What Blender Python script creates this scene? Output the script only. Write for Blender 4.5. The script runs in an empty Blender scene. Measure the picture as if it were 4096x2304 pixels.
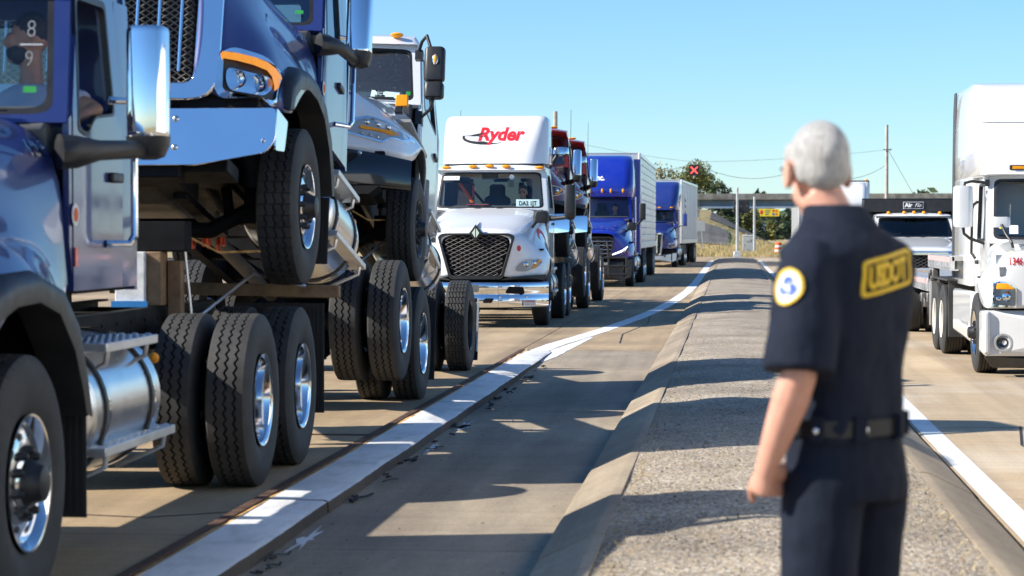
import bpy, bmesh, math, random
from mathutils import Vector, Matrix
from mathutils.bvhtree import BVHTree
R = math.radians
scn = bpy.context.scene
COL = scn.collection
rnd = random.Random(7)

# ------------------------------------------------------------------ camera, light, exposure
CAMZ = 1.62
cam_d = bpy.data.cameras.new('camera')
cam = bpy.data.objects.new('camera', cam_d)
COL.objects.link(cam)
cam.location = (0, 0, CAMZ)
cam.rotation_euler = (R(90 - 1.416), 0, R(5.49))
cam_d.lens = 80
cam_d.sensor_width = 36
cam_d.clip_start = .1
cam_d.clip_end = 6000
cam_d.dof.use_dof = True
cam_d.dof.focus_distance = 29
cam_d.dof.aperture_fstop = 4.4
scn.camera = cam

SUN_EL, SUN_AZ = 34, 14           # shadows run to +X and a little to +Y
_c = math.cos(R(SUN_EL))
sun_to = Vector((-_c*math.cos(R(SUN_AZ)), -_c*math.sin(R(SUN_AZ)), math.sin(R(SUN_EL))))
world = bpy.data.worlds.new('World')
scn.world = world
world.use_nodes = True
wn = world.node_tree.nodes
wl = world.node_tree.links
wn.clear()
wo = wn.new('ShaderNodeOutputWorld')
bg = wn.new('ShaderNodeBackground')
sky = wn.new('ShaderNodeTexSky')
sky.sky_type = 'NISHITA'
sky.sun_disc = False
sky.sun_elevation = R(SUN_EL)
sky.sun_rotation = math.atan2(sun_to.x, sun_to.y)
sky.altitude = 100
sky.air_density = 1.0
sky.dust_density = 0
sky.ozone_density = 9
bg.inputs['Strength'].default_value = .095
tint = wn.new('ShaderNodeMix')          # clear cyan autumn sky
tint.data_type = 'RGBA'
tint.blend_type = 'MULTIPLY'
tint.inputs[0].default_value = 1
tint.inputs[7].default_value = (.93, 1.0, .97, 1)
wl.new(sky.outputs[0], tint.inputs[6])
wl.new(tint.outputs[2], bg.inputs[0])
wl.new(bg.outputs[0], wo.inputs[0])
sun_d = bpy.data.lights.new('sun', 'SUN')
sun_d.energy = 4.6
sun_d.angle = R(.53)
sun_d.color = (1, .945, .85)
sun = bpy.data.objects.new('sun', sun_d)
COL.objects.link(sun)
sun.rotation_euler = (-sun_to).to_track_quat('-Z', 'Y').to_euler()
vs = scn.view_settings
vs.view_transform = 'Standard'
vs.look = 'None'
vs.gamma = 1
vs.exposure = .95
vs.use_curve_mapping = False
scn.cycles.max_bounces = 6
scn.cycles.transparent_max_bounces = 16
scn.cycles.caustics_reflective = False
scn.cycles.caustics_refractive = False
scn.cycles.sample_clamp_indirect = 6

# ------------------------------------------------------------------ materials
def _nt(name):
    m = bpy.data.materials.new(name)
    m.use_nodes = True
    nt = m.node_tree
    return m, nt, nt.nodes['Principled BSDF']

def _noise(nt, scale, detail=4, rough=.6, world=False, mapping=None):
    t = nt.nodes.new('ShaderNodeTexNoise')
    t.inputs['Scale'].default_value = scale
    t.inputs['Detail'].default_value = detail
    t.inputs['Roughness'].default_value = rough
    src = nt.nodes.new('ShaderNodeNewGeometry').outputs['Position'] if world else nt.nodes.new('ShaderNodeTexCoord').outputs['Object']
    if mapping:
        mp = nt.nodes.new('ShaderNodeMapping')
        mp.inputs['Scale'].default_value = mapping
        nt.links.new(src, mp.inputs['Vector'])
        src = mp.outputs['Vector']
    nt.links.new(src, t.inputs['Vector'])
    return t

def _ramp(nt, src, stops):
    r = nt.nodes.new('ShaderNodeValToRGB')
    els = r.color_ramp.elements
    while len(els) < len(stops): els.new(.5)
    for e, (p, c) in zip(els, stops):
        e.position = p
        e.color = (*c, 1) if len(c) == 3 else c
    nt.links.new(src, r.inputs[0])
    return r

def _mix(nt, fac, a, b, mode='MIX'):
    m = nt.nodes.new('ShaderNodeMix')
    m.data_type = 'RGBA'
    m.blend_type = mode
    for k, v in ((0, fac), (6, a), (7, b)):
        if hasattr(v, 'is_output') or isinstance(v, bpy.types.NodeSocket): nt.links.new(v, m.inputs[k])
        elif k == 0: m.inputs[0].default_value = v
        else: m.inputs[k].default_value = (*v, 1)
    return m.outputs[2]

def _bump(nt, h, strength, dist, bs):
    b = nt.nodes.new('ShaderNodeBump')
    b.inputs['Strength'].default_value = strength
    b.inputs['Distance'].default_value = dist
    nt.links.new(h, b.inputs['Height'])
    nt.links.new(b.outputs[0], bs.inputs['Normal'])

def simple(name, col, rough=.5, metal=0., coat=0., var=.12, vscale=3., bump=0., bscale=60., emit=None, es=1., spec=.5):
    m, nt, b = _nt(name)
    n = _noise(nt, vscale)
    lo = tuple(c*(1-var) for c in col)
    hi = tuple(min(1, c*(1+var)) for c in col)
    r = _ramp(nt, n.outputs[0], [(.3, lo), (.7, hi)])
    nt.links.new(r.outputs[0], b.inputs['Base Color'])
    b.inputs['Metallic'].default_value = metal
    b.inputs['Specular IOR Level'].default_value = spec
    b.inputs['Coat Weight'].default_value = coat
    b.inputs['Coat Roughness'].default_value = .04
    rr = _ramp(nt, n.outputs[0], [(.3, (max(0, rough*.85),)*3), (.7, (min(1, rough*1.15),)*3)])
    nt.links.new(rr.outputs[0], b.inputs['Roughness'])
    if bump:
        _bump(nt, _noise(nt, bscale, 6).outputs[0], bump, .01, b)
    if emit:
        b.inputs['Emission Color'].default_value = (*emit, 1)
        b.inputs['Emission Strength'].default_value = es
    return m

def paint(name, col, metal=0., dirt=(.3, .27, .22), amount=.25, ior=1.42):
    """car paint: clear coat over colour, a little road dust in patches"""
    m, nt, b = _nt(name)
    n = _noise(nt, 2.2, 7, .65)
    fac = _ramp(nt, n.outputs[0], [(.42, (0, 0, 0)), (.85, (amount,)*3)])
    c = _mix(nt, fac.outputs[0], col, dirt)
    nt.links.new(c, b.inputs['Base Color'])
    b.inputs['Metallic'].default_value = metal
    b.inputs['Roughness'].default_value = .38
    b.inputs['Coat Weight'].default_value = 1
    b.inputs['Coat IOR'].default_value = ior
    b.inputs['Specular IOR Level'].default_value = .35
    rr = _ramp(nt, n.outputs[0], [(.4, (.03,)*3), (.8, (.16,)*3)])
    nt.links.new(rr.outputs[0], b.inputs['Coat Roughness'])
    return m

def glassm(name, tint, refl=.06, frost=0.):
    m = bpy.data.materials.new(name)
    m.use_nodes = True
    nt = m.node_tree
    nt.nodes.clear()
    o = nt.nodes.new('ShaderNodeOutputMaterial')
    t = nt.nodes.new('ShaderNodeBsdfTransparent')
    t.inputs[0].default_value = (*tint, 1)
    g = nt.nodes.new('ShaderNodeBsdfGlossy')
    g.inputs['Roughness'].default_value = .015
    g.inputs[0].default_value = (.9, .95, 1, 1)
    f = nt.nodes.new('ShaderNodeFresnel')
    f.inputs[0].default_value = 1.5
    mx = nt.nodes.new('ShaderNodeMixShader')
    ad = nt.nodes.new('ShaderNodeMath')
    ad.operation = 'ADD'
    ad.inputs[1].default_value = refl
    nt.links.new(f.outputs[0], ad.inputs[0])
    nt.links.new(ad.outputs[0], mx.inputs[0])
    nt.links.new(t.outputs[0], mx.inputs[1])
    nt.links.new(g.outputs[0], mx.inputs[2])
    last = mx
    if frost:   # dried splashes and dust on the pane
        d = nt.nodes.new('ShaderNodeBsdfDiffuse')
        d.inputs[0].default_value = (.6, .62, .6, 1)
        n = _noise(nt, 55, 2, .5)
        r = _ramp(nt, n.outputs[0], [(.64, (.04,)*3), (.76, (frost*.7,)*3)])
        m2 = nt.nodes.new('ShaderNodeMixShader')
        nt.links.new(r.outputs[0], m2.inputs[0])
        nt.links.new(mx.outputs[0], m2.inputs[1])
        nt.links.new(d.outputs[0], m2.inputs[2])
        last = m2
    nt.links.new(last.outputs[0], o.inputs[0])
    return m

def concrete(name, base, dark, light, stain=.5, grit=1., track=.8):
    m, nt, b = _nt(name)
    n1 = _noise(nt, .35, 6, .6, True)
    n2 = _noise(nt, 1.6, 8, .7, True, mapping=(1, .22, 1))
    n3 = _noise(nt, 70, 3, .7, True)
    n4 = _noise(nt, 3, 6, .75, True, mapping=(.12, 5, 1))     # broom marks across the lane
    n5 = _noise(nt, .9, 5, .6, True, mapping=(1.6, .05, 1))   # wheel tracks and oil along it
    c1 = _ramp(nt, n1.outputs[0], [(.3, dark), (.5, base), (.72, light)])
    f2 = _ramp(nt, n2.outputs[0], [(.35, (stain,)*3), (.62, (0, 0, 0))])
    c2 = _mix(nt, f2.outputs[0], c1.outputs[0], tuple(x*.55 for x in dark))
    f3 = _ramp(nt, n3.outputs[0], [(.3, (.72,)*3), (.7, (1.22,)*3)])
    c3 = _mix(nt, 1., c2, f3.outputs[0], 'MULTIPLY')
    f4 = _ramp(nt, n4.outputs[0], [(.3, (.82,)*3), (.7, (1.14,)*3)])
    c3 = _mix(nt, .8, c3, f4.outputs[0], 'MULTIPLY')
    f5 = _ramp(nt, n5.outputs[0], [(.36, (.66, .65, .66)), (.55, (1.05, 1.05, 1.05))])
    c3 = _mix(nt, track, c3, f5.outputs[0], 'MULTIPLY')
    nt.links.new(c3, b.inputs['Base Color'])
    b.inputs['Roughness'].default_value = .85
    _bump(nt, n3.outputs[0], .35*grit, .004, b)
    return m

def aggregate(name):
    m, nt, b = _nt(name)
    tc = nt.nodes.new('ShaderNodeTexCoord')
    v = nt.nodes.new('ShaderNodeTexVoronoi')
    v.inputs['Scale'].default_value = 80
    v.inputs['Randomness'].default_value = 1
    nt.links.new(tc.outputs['Object'], v.inputs['Vector'])
    sep = nt.nodes.new('ShaderNodeSeparateColor')
    nt.links.new(v.outputs['Color'], sep.inputs[0])
    cr = _ramp(nt, sep.outputs[0], [(0, (.08, .068, .058)), (.25, (.2, .17, .14)), (.5, (.33, .29, .24)), (.78, (.46, .35, .21)), (.9, (.62, .57, .5))])
    n = _noise(nt, .8, 7, .65)
    f = _ramp(nt, n.outputs[0], [(.35, (.62, .6, .58)), (.65, (1.1, 1.08, 1.05))])
    c = _mix(nt, 1., cr.outputs[0], f.outputs[0], 'MULTIPLY')
    n2 = _noise(nt, 5, 6, .7)
    f2 = _ramp(nt, n2.outputs[0], [(.56, (0, 0, 0)), (.7, (.55,)*3)])
    c = _mix(nt, f2.outputs[0], c, (.36, .25, .12))
    nt.links.new(c, b.inputs['Base Color'])
    b.inputs['Roughness'].default_value = .9
    inv = nt.nodes.new('ShaderNodeMath')
    inv.operation = 'SUBTRACT'
    inv.inputs[0].default_value = .6
    nt.links.new(v.outputs['Distance'], inv.inputs[1])
    _bump(nt, inv.outputs[0], .8, .007, b)
    return m

def whitepaint(name, wear=.35):
    m, nt, b = _nt(name)
    n = _noise(nt, 6, 9, .75, mapping=(1, .35, 1))
    n0 = _noise(nt, 1.1, 5, .6)
    f = _ramp(nt, n.outputs[0], [(.48, (0, 0, 0)), (.72, (wear,)*3)])
    c0 = _ramp(nt, n0.outputs[0], [(.3, (.66, .66, .65)), (.7, (.8, .8, .79))])
    c = _mix(nt, f.outputs[0], c0.outputs[0], (.3, .27, .23))
    nt.links.new(c, b.inputs['Base Color'])
    b.inputs['Roughness'].default_value = .6
    _bump(nt, _noise(nt, 40, 5).outputs[0], .25, .005, b)
    return m

def grassground(name):
    m, nt, b = _nt(name)
    n = _noise(nt, .06, 8, .65)
    n2 = _noise(nt, .9, 8, .7)
    c = _ramp(nt, n.outputs[0], [(.28, (.12, .13, .045)), (.38, (.3, .24, .1)), (.6, (.44, .33, .15)), (.75, (.5, .4, .2))])
    f = _ramp(nt, n2.outputs[0], [(.3, (.6,)*3), (.7, (1.2,)*3)])
    cc = _mix(nt, 1., c.outputs[0], f.outputs[0], 'MULTIPLY')
    nt.links.new(cc, b.inputs['Base Color'])
    b.inputs['Roughness'].default_value = .95
    _bump(nt, n2.outputs[0], 1, .2, b)
    return m

def leafm(name, a, c, d):
    m, nt, b = _nt(name)
    n = _noise(nt, .7, 4)
    oi = nt.nodes.new('ShaderNodeNewGeometry')
    r = _ramp(nt, oi.outputs['Random Per Island'], [(0, a), (.5, c), (1, d)])
    r2 = _ramp(nt, n.outputs[0], [(.35, (.65,)*3), (.65, (1.25,)*3)])
    cc = _mix(nt, 1., r.outputs[0], r2.outputs[0], 'MULTIPLY')
    nt.links.new(cc, b.inputs['Base Color'])
    b.inputs['Roughness'].default_value = .7
    b.inputs['Transmission Weight'].default_value = 0
    return m

def rubber(name, col, dust, amt):
    m, nt, b = _nt(name)
    n = _noise(nt, 5, 7, .7)
    f = _ramp(nt, n.outputs[0], [(.3, (0, 0, 0)), (.75, (amt,)*3)])
    c = _mix(nt, f.outputs[0], col, dust)
    nt.links.new(c, b.inputs['Base Color'])
    b.inputs['Roughness'].default_value = .72
    _bump(nt, _noise(nt, 120, 4).outputs[0], .15, .003, b)
    return m

def clothm(name, col, hi):
    m, nt, b = _nt(name)
    n = _noise(nt, 7, 6, .6, mapping=(1, 1, .45))
    r = _ramp(nt, n.outputs[0], [(.3, col), (.75, hi)])
    nt.links.new(r.outputs[0], b.inputs['Base Color'])
    b.inputs['Roughness'].default_value = .85
    b.inputs['Sheen Weight'].default_value = 0
    b.inputs['Specular IOR Level'].default_value = .2
    _bump(nt, n.outputs[0], .5, .02, b)
    return m

def skinm(name, col, hi):
    m, nt, b = _nt(name)
    n = _noise(nt, 14, 5, .6)
    r = _ramp(nt, n.outputs[0], [(.3, col), (.7, hi)])
    nt.links.new(r.outputs[0], b.inputs['Base Color'])
    b.inputs['Roughness'].default_value = .5
    b.inputs['Subsurface Weight'].default_value = .15
    b.inputs['Subsurface Radius'].default_value = (.01, .004, .002)
    return m

def hairm(name, stops):
    m, nt, b = _nt(name)
    n = _noise(nt, 60, 6, .7, mapping=(3, 3, .35))
    r = _ramp(nt, n.outputs[0], stops)
    nt.links.new(r.outputs[0], b.inputs['Base Color'])
    b.inputs['Roughness'].default_value = .55
    _bump(nt, n.outputs[0], .8, .02, b)
    return m

def tapem(name):
    """red and white conspicuity tape printed in blocks along y"""
    m, nt, b = _nt(name)
    tc = nt.nodes.new('ShaderNodeTexCoord')
    w = nt.nodes.new('ShaderNodeTexWave')
    w.bands_direction = 'Y'
    w.inputs['Scale'].default_value = 2.6
    nt.links.new(tc.outputs['Object'], w.inputs['Vector'])
    r = _ramp(nt, w.outputs[0], [(.49, (.75, .72, .7)), (.51, (.55, .06, .05))])
    nt.links.new(r.outputs[0], b.inputs['Base Color'])
    b.inputs['Roughness'].default_value = .4
    return m

M = {}
M['hxblue'] = paint('deep_blue_paint', (.022, .043, .185), .1, amount=.05, ior=1.36)
M['cabblue'] = paint('royal_blue_paint', (.006, .028, .36), .1, amount=.06)
M['petblue'] = paint('navy_blue_paint', (.018, .04, .22), .1, amount=.06)
M['white'] = paint('white_paint', (.79, .8, .81), amount=.05)
M['white2'] = paint('white_paint_dusty', (.74, .74, .73), amount=.12)
M['red'] = paint('maroon_paint', (.17, .012, .016), .15, amount=.08)
M['sunlitred'] = paint('sunlit_red_paint', (.5, .012, .015), amount=.05)  # the maroon brightened in colour, for the sunlit look of the visors
M['fordblue'] = paint('pale_blue_paint', (.12, .25, .52), amount=.08)
M['chrome'] = simple('chrome', (.82, .84, .87), .05, 1., var=.03)
M['alu'] = simple('brushed_aluminium', (.68, .69, .7), .24, 1., var=.1, vscale=6)
M['alurough'] = simple('dull_aluminium', (.68, .68, .67), .38, .8, var=.15, vscale=4)
M['rim'] = simple('polished_rim', (.78, .8, .83), .09, 1., var=.04)
M['rimwhite'] = simple('cream_painted_rim', (.68, .65, .58), .5, var=.15)
M['black'] = simple('black_plastic', (.018, .018, .019), .45, var=.25, vscale=9, bump=.08)
M['blackgloss'] = simple('black_gloss', (.012, .014, .018), .12, var=.1, coat=.6)
M['chassis'] = simple('chassis_black', (.008, .008, .009), .6, var=.4, vscale=5, spec=.15)
M['greydark'] = simple('dark_grey_steel', (.07, .07, .07), .5, .3, var=.3, vscale=5)
M['greymetal'] = simple('grey_cast_metal', (.2, .19, .18), .55, .5, var=.3, vscale=7)
M['interior'] = simple('cab_interior', (.016, .016, .017), .85, var=.2, spec=.1)
M['dash'] = simple('dash_grey', (.075, .078, .08), .7, var=.1)
M['seat'] = simple('seat_grey', (.06, .06, .062), .85, var=.2)
M['glass'] = glassm('window_glass', (.92, .96, .95), .012)
M['glassdirty'] = glassm('bug_spotted_glass', (.3, .36, .36), .1, .5)
M['glassdark'] = glassm('tinted_glass', (.3, .36, .38), .07)
M['lens'] = glassm('lamp_lens', (.9, .93, .95), .015)
M['amber'] = simple('amber_lens', (1, .36, .015), .35, var=.1, vscale=30, spec=.25)
M['amberglow'] = simple('amber_glow_strip', (1, .36, .02), .4, var=.25, vscale=60, emit=(1, .3, .02), es=.3)  # weak emission added to brighten the amber lens
M['ledwhite'] = simple('lit_lamp_bar', (.9, .92, .95), .3, emit=(1, 1, 1), es=1.6)
M['redlens'] = simple('red_lens', (.6, .02, .02), .25, coat=.5)
M['tyre'] = rubber('tyre_rubber', (.017, .017, .0175), (.08, .078, .074), .5)
M['tyrebrown'] = rubber('tyre_rubber_dusty', (.018, .016, .014), (.13, .1, .07), .75)
M['flap'] = rubber('flap_rubber', (.012, .012, .012), (.05, .05, .05), .4)
M['wood'] = simple('weathered_timber', (.24, .15, .08), .8, var=.35, vscale=8, bump=.4, bscale=30)
M['woodwhite'] = simple('painted_timber', (.8, .79, .76), .7, var=.18, vscale=14, bump=.3, bscale=30)
M['tarp'] = simple('blue_strap', (.02, .2, .5), .6)
M['orange'] = simple('orange_fabric', (.72, .14, .03), .7)
M['redcloth'] = simple('red_card', (.6, .05, .04), .6)
M['orangehose'] = simple('orange_hose', (.7, .09, .03), .5)
M['lanecon'] = concrete('tan_lane_concrete', (.41, .295, .17), (.28, .2, .12), (.49, .365, .22), .45)
M['shoulder'] = concrete('grey_tan_concrete', (.36, .29, .205), (.25, .205, .155), (.44, .36, .25), .5)
M['rightcon'] = concrete('pale_lane_concrete', (.46, .35, .225), (.4, .285, .165), (.58, .5, .39), .14)
M['kerbcon'] = concrete('kerb_concrete', (.37, .295, .205), (.25, .195, .14), (.46, .38, .27), .5)
M['crumble'] = concrete('crumbled_edge', (.1, .08, .065), (.05, .042, .036), (.16, .13, .1), .5, 3.)
M['bridgecon'] = concrete('bridge_concrete', (.3, .28, .245), (.19, .175, .15), (.38, .355, .32), .6)
M['slope'] = concrete('dark_paved_slope', (.14, .125, .11), (.1, .09, .08), (.17, .155, .135), .4)
M['subbase'] = simple('joint_filler', (.07, .06, .05), .95, var=.3)
M['gravel'] = aggregate('exposed_aggregate')
M['wpaint'] = whitepaint('road_paint', .3)
M['wkerb'] = whitepaint('worn_white_paint', .55)
M['rust'] = simple('rusty_steel', (.085, .045, .028), .8, .3, var=.5, vscale=10, bump=.4)
M['rusttan'] = simple('rusty_grit', (.52, .3, .1), .9, var=.4, vscale=18, bump=.5)
M['grass'] = grassground('dry_grass')
M['galv'] = simple('galvanised_steel', (.5, .5, .49), .45, .5, var=.15, vscale=8)
M['signback'] = simple('sign_back', (.42, .43, .44), .5, .4, var=.1)
M['girder'] = simple('blue_grey_girder', (.2, .26, .31), .6, var=.25, vscale=.6)
M['gwhite'] = simple('white_flange', (.88, .88, .86), .6, var=.08, vscale=1)
M['cabgrey'] = simple('cabinet_grey', (.4, .41, .4), .5, var=.1)
M['barrel'] = simple('barrel_orange', (.75, .13, .02), .5, var=.1)
M['wplain'] = simple('reflective_white', (.8, .8, .78), .5, var=.06)
M['yellow'] = simple('yellow_vinyl', (.78, .6, .02), .5, var=.08)
M['greenvinyl'] = simple('green_sticker', (.03, .33, .06), .5)
M['paper'] = simple('pale_paper', (.6, .78, .76), .7, var=.05)
M['paperwhite'] = simple('white_paper', (.8, .8, .78), .7, var=.05)
M['ink'] = simple('black_ink', (.02, .02, .022), .6)
M['redink'] = simple('red_ink', (.68, .015, .03), .5, var=.03)
M['greyink'] = simple('grey_ink', (.13, .13, .13), .5)
M['blueink'] = simple('blue_ink', (.03, .1, .5), .5)
M['chalk'] = simple('white_marker', (.6, .63, .63), .8, spec=.1)
M['signalx'] = simple('lit_signal', (.8, .05, .05), .4, emit=(1, .09, .07), es=1.1)
M['wood_pole'] = simple('timber_pole', (.42, .37, .31), .85, var=.2, vscale=3)
M['wire'] = simple('cable', (.16, .17, .19), .6)
M['trailer'] = simple('trailer_skin', (.62, .63, .64), .3, .55, var=.12, vscale=1.6)
M['trailerwhite'] = simple('trailer_white', (.66, .66, .65), .4, .1, var=.1, vscale=1.2)
M['greypaint'] = simple('grey_panel', (.3, .29, .28), .5, var=.1)
M['tape'] = tapem('conspicuity_tape')
M['deck'] = simple('trailer_deck', (.42, .41, .39), .5, .5, var=.2, vscale=6)
M['navy'] = clothm('navy_uniform', (.006, .009, .019), (.012, .017, .032))
M['navy2'] = clothm('navy_trousers', (.006, .009, .019), (.011, .016, .03))
M['gold'] = simple('gold_print', (.72, .46, .012), .6, var=.1, vscale=20)
M['leather'] = simple('black_leather', (.012, .012, .013), .35, var=.2)
M['skin'] = skinm('light_skin', (.52, .25, .17), (.6, .32, .23))
M['skindark'] = skinm('brown_skin', (.4, .2, .125), (.48, .26, .17))
M['skintan'] = skinm('tan_skin', (.36, .18, .11), (.44, .23, .15))
M['hair'] = hairm('silver_hair', [(.28, (.26, .235, .215)), (.5, (.52, .5, .475)), (.72, (.8, .79, .77))])
M['hairdark'] = hairm('dark_hair', [(.3, (.012, .01, .009)), (.7, (.035, .028, .024))])
M['shirt'] = clothm('pale_blue_shirt', (.35, .4, .55), (.48, .52, .66))
M['shirtdark'] = clothm('dark_shirt', (.04, .02, .025), (.08, .03, .035))
M['bark'] = simple('bark', (.09, .07, .05), .9, var=.4, vscale=6, bump=.6)
M['leafa'] = leafm('tree_leaves', (.08, .11, .022), (.18, .19, .04), (.32, .26, .055))
M['leafb'] = leafm('dark_leaves', (.03, .05, .018), (.06, .085, .03), (.1, .12, .04))
M['leafc'] = leafm('thin_autumn_leaves', (.16, .14, .05), (.22, .18, .07), (.28, .2, .07))
M['strawblade'] = leafm('straw_blades', (.42, .3, .12), (.56, .42, .18), (.66, .52, .26))
M['greenblade'] = leafm('green_blades', (.05, .12, .02), (.09, .17, .03), (.16, .2, .05))
M['redtruck'] = paint('red_truck_paint', (.5, .02, .02))
M['bluesign'] = simple('blue_sign_face', (.12, .25, .42), .5)
M['slime'] = simple('lime_vest', (.4, .5, .05), .7)
# ------------------------------------------------------------------ mesh helpers
class MB:
    def __init__(s): s.v = []; s.f = []
    def add(s, vs, fs):
        o = len(s.v)
        s.v += [tuple(p) for p in vs]
        s.f += [tuple(i+o for i in f) for f in fs]
        return s
    def box(s, c, d, rot=None):
        x, y, z = d[0]/2, d[1]/2, d[2]/2
        p = [Vector((a*x, b*y, e*z)) for a in (-1, 1) for b in (-1, 1) for e in (-1, 1)]
        if rot is not None: p = [rot @ q for q in p]
        p = [q+Vector(c) for q in p]
        return s.add(p, [(0, 1, 3, 2), (4, 6, 7, 5), (0, 4, 5, 1), (2, 3, 7, 6), (0, 2, 6, 4), (1, 5, 7, 3)])
    def bx(s, x0, x1, y0, y1, z0, z1):
        return s.box(((x0+x1)/2, (y0+y1)/2, (z0+z1)/2), (x1-x0, y1-y0, z1-z0))
    def rings(s, rs, closed=True, cap=True):
        n = len(rs[0]); o = len(s.v)
        for r in rs: s.v += [tuple(p) for p in r]
        for i in range(len(rs)-1):
            for j in range(n if closed else n-1):
                k = (j+1) % n
                s.f.append((o+i*n+j, o+i*n+k, o+(i+1)*n+k, o+(i+1)*n+j))
        if cap and closed:
            s.f.append(tuple(o+j for j in reversed(range(n))))
            s.f.append(tuple(o+(len(rs)-1)*n+j for j in range(n)))
        return s
    def tube(s, pts, r, n=8, cap=True, flat=1.):
        pts = [Vector(p) for p in pts]
        rr = r if isinstance(r, (list, tuple)) else [r]*len(pts)
        rs = []; ref = None
        for i, p in enumerate(pts):
            if i == 0: t = pts[1]-p
            elif i == len(pts)-1: t = p-pts[i-1]
            else: t = (pts[i+1]-p).normalized()+(p-pts[i-1]).normalized()
            t.normalize()
            if ref is None:
                ref = Vector((0, 0, 1)) if abs(t.z) < .9 else Vector((1, 0, 0))
            a = t.cross(ref)
            if a.length < 1e-5: a = t.orthogonal()
            a.normalize(); b = a.cross(t).normalized(); ref = b
            rs.append([p+(a*math.cos(2*math.pi*k/n)*rr[i]+b*math.sin(2*math.pi*k/n)*rr[i]*flat) for k in range(n)])
        return s.rings(rs, True, cap)
    def lathe(s, prof, n=24, axis='x', c=(0, 0, 0), cap=False):
        c = Vector(c); rs = []
        for a, r in prof:
            ring = []
            for k in range(n):
                t = 2*math.pi*k/n; q, w = r*math.cos(t), r*math.sin(t)
                ring.append(c+Vector({'x': (a, q, w), 'y': (w, a, q), 'z': (q, w, a)}[axis]))
            rs.append(ring)
        return s.rings(rs, True, cap)
    def ball(s, c, r, n=10, m=6):
        rx, ry, rz = r if isinstance(r, (tuple, list)) else (r, r, r)
        rs = []
        for i in range(m+1):
            t = math.pi*(i/m)
            t = min(max(t, .02), math.pi-.02)
            rs.append([(c[0]+rx*math.sin(t)*math.cos(2*math.pi*k/n), c[1]+ry*math.sin(t)*math.sin(2*math.pi*k/n), c[2]-rz*math.cos(t)) for k in range(n)])
        return s.rings(rs)
    def prism(s, poly, a0, a1, axis='x', xs=None):
        """poly in the plane across axis; xs: intermediate stations"""
        st = xs or [a0, a1]
        mp = {'x': lambda a, p: (a, p[0], p[1]), 'y': lambda a, p: (p[0], a, p[1]), 'z': lambda a, p: (p[0], p[1], a)}[axis]
        return s.rings([[mp(a, p) for p in poly] for a in st])
    def deform(s, f):
        s.v = [tuple(f(*p)) for p in s.v]
        return s
    def frame(s, outer, inner, f, t):
        """slab with a hole: f(u, v, d) places a point d behind the face"""
        cx = sum(p[0] for p in inner)/len(inner); cy = sum(p[1] for p in inner)/len(inner)
        ang = sorted(set(round(math.atan2(p[1]-cy, p[0]-cx), 4) for p in outer+inner)|set(round(-3.14+6.28*k/44, 4) for k in range(44)))
        o = len(s.v); n = len(ang)
        R4 = [[], [], [], []]
        for a in ang:
            po, pi = _hit(outer, cx, cy, a), _hit(inner, cx, cy, a)
            R4[0].append(f(po[0], po[1], 0)); R4[1].append(f(pi[0], pi[1], 0))
            R4[2].append(f(pi[0], pi[1], t)); R4[3].append(f(po[0], po[1], t))
        for r in R4: s.v += [tuple(p) for p in r]
        for q in range(4):
            for j in range(n):
                k = (j+1) % n; q2 = (q+1) % 4
                s.f.append((o+q*n+j, o+q*n+k, o+q2*n+k, o+q2*n+j))
        return s
    def fill(s, poly, f, d=0., rings=3, t=0.):
        cx = sum(p[0] for p in poly)/len(poly); cy = sum(p[1] for p in poly)/len(poly)
        def sheet(dd):
            return [[f(cx+(p[0]-cx)*k/rings, cy+(p[1]-cy)*k/rings, dd) for p in poly] for k in range(1, rings+1)], f(cx, cy, dd)
        o = len(s.v); n = len(poly)
        rs, c = sheet(d)
        allr = rs if not t else rs+list(reversed(sheet(d+t)[0]))
        s.rings(allr, True, False)
        s.v.append(tuple(c)); e = len(s.v)-1
        for j in range(n): s.f.append((e, o+j, o+(j+1) % n))
        if t:
            s.v.append(tuple(sheet(d+t)[1])); e2 = len(s.v)-1; b = o+(len(allr)-1)*n
            for j in range(n): s.f.append((e2, b+(j+1) % n, b+j))
        return s
    def mesh(s, name, smooth=35):
        me = bpy.data.meshes.new(name)
        me.from_pydata(s.v, [], s.f)
        bm = bmesh.new(); bm.from_mesh(me)
        bmesh.ops.recalc_face_normals(bm, faces=bm.faces)
        bm.to_mesh(me); bm.free()
        if smooth:
            me.polygons.foreach_set('use_smooth', [True]*len(me.polygons))
            me.set_sharp_from_angle(angle=R(smooth))
        return me
    def obj(s, name, mat, parent=None, bev=0., smooth=35, loc=None, seg=2):
        return mkobj(name, s.mesh(name, smooth), mat, parent, bev, loc, seg)

def _hit(poly, cx, cy, a):
    dx, dy = math.cos(a), math.sin(a); best = None
    for i in range(len(poly)):
        x1, y1 = poly[i][0]-cx, poly[i][1]-cy
        x2, y2 = poly[(i+1) % len(poly)][0]-cx, poly[(i+1) % len(poly)][1]-cy
        ex, ey = x2-x1, y2-y1
        den = dx*ey-dy*ex
        if abs(den) < 1e-12: continue
        t = (x1*ey-y1*ex)/den; u = (x1*dy-y1*dx)/den
        if t > 0 and -1e-4 <= u <= 1.0001 and (best is None or t > best): best = t
    best = best or 0
    return cx+dx*best, cy+dy*best

def rpoly(pts, r, n=4):
    """round the corners of a polygon"""
    out = []
    for i in range(len(pts)):
        p0, p, p1 = Vector(pts[i-1]), Vector(pts[i]), Vector(pts[(i+1) % len(pts)])
        a, b = p0-p, p1-p
        rr = min(r, a.length*.45, b.length*.45)
        A, Bq = p+a.normalized()*rr, p+b.normalized()*rr
        for k in range(n+1):
            t = k/n
            q = A*(1-t)**2+p*2*t*(1-t)+Bq*t*t
            out.append((q.x, q.y))
    return out

def rect(x0, x1, y0, y1): return [(x0, y0), (x1, y0), (x1, y1), (x0, y1)]

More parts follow.
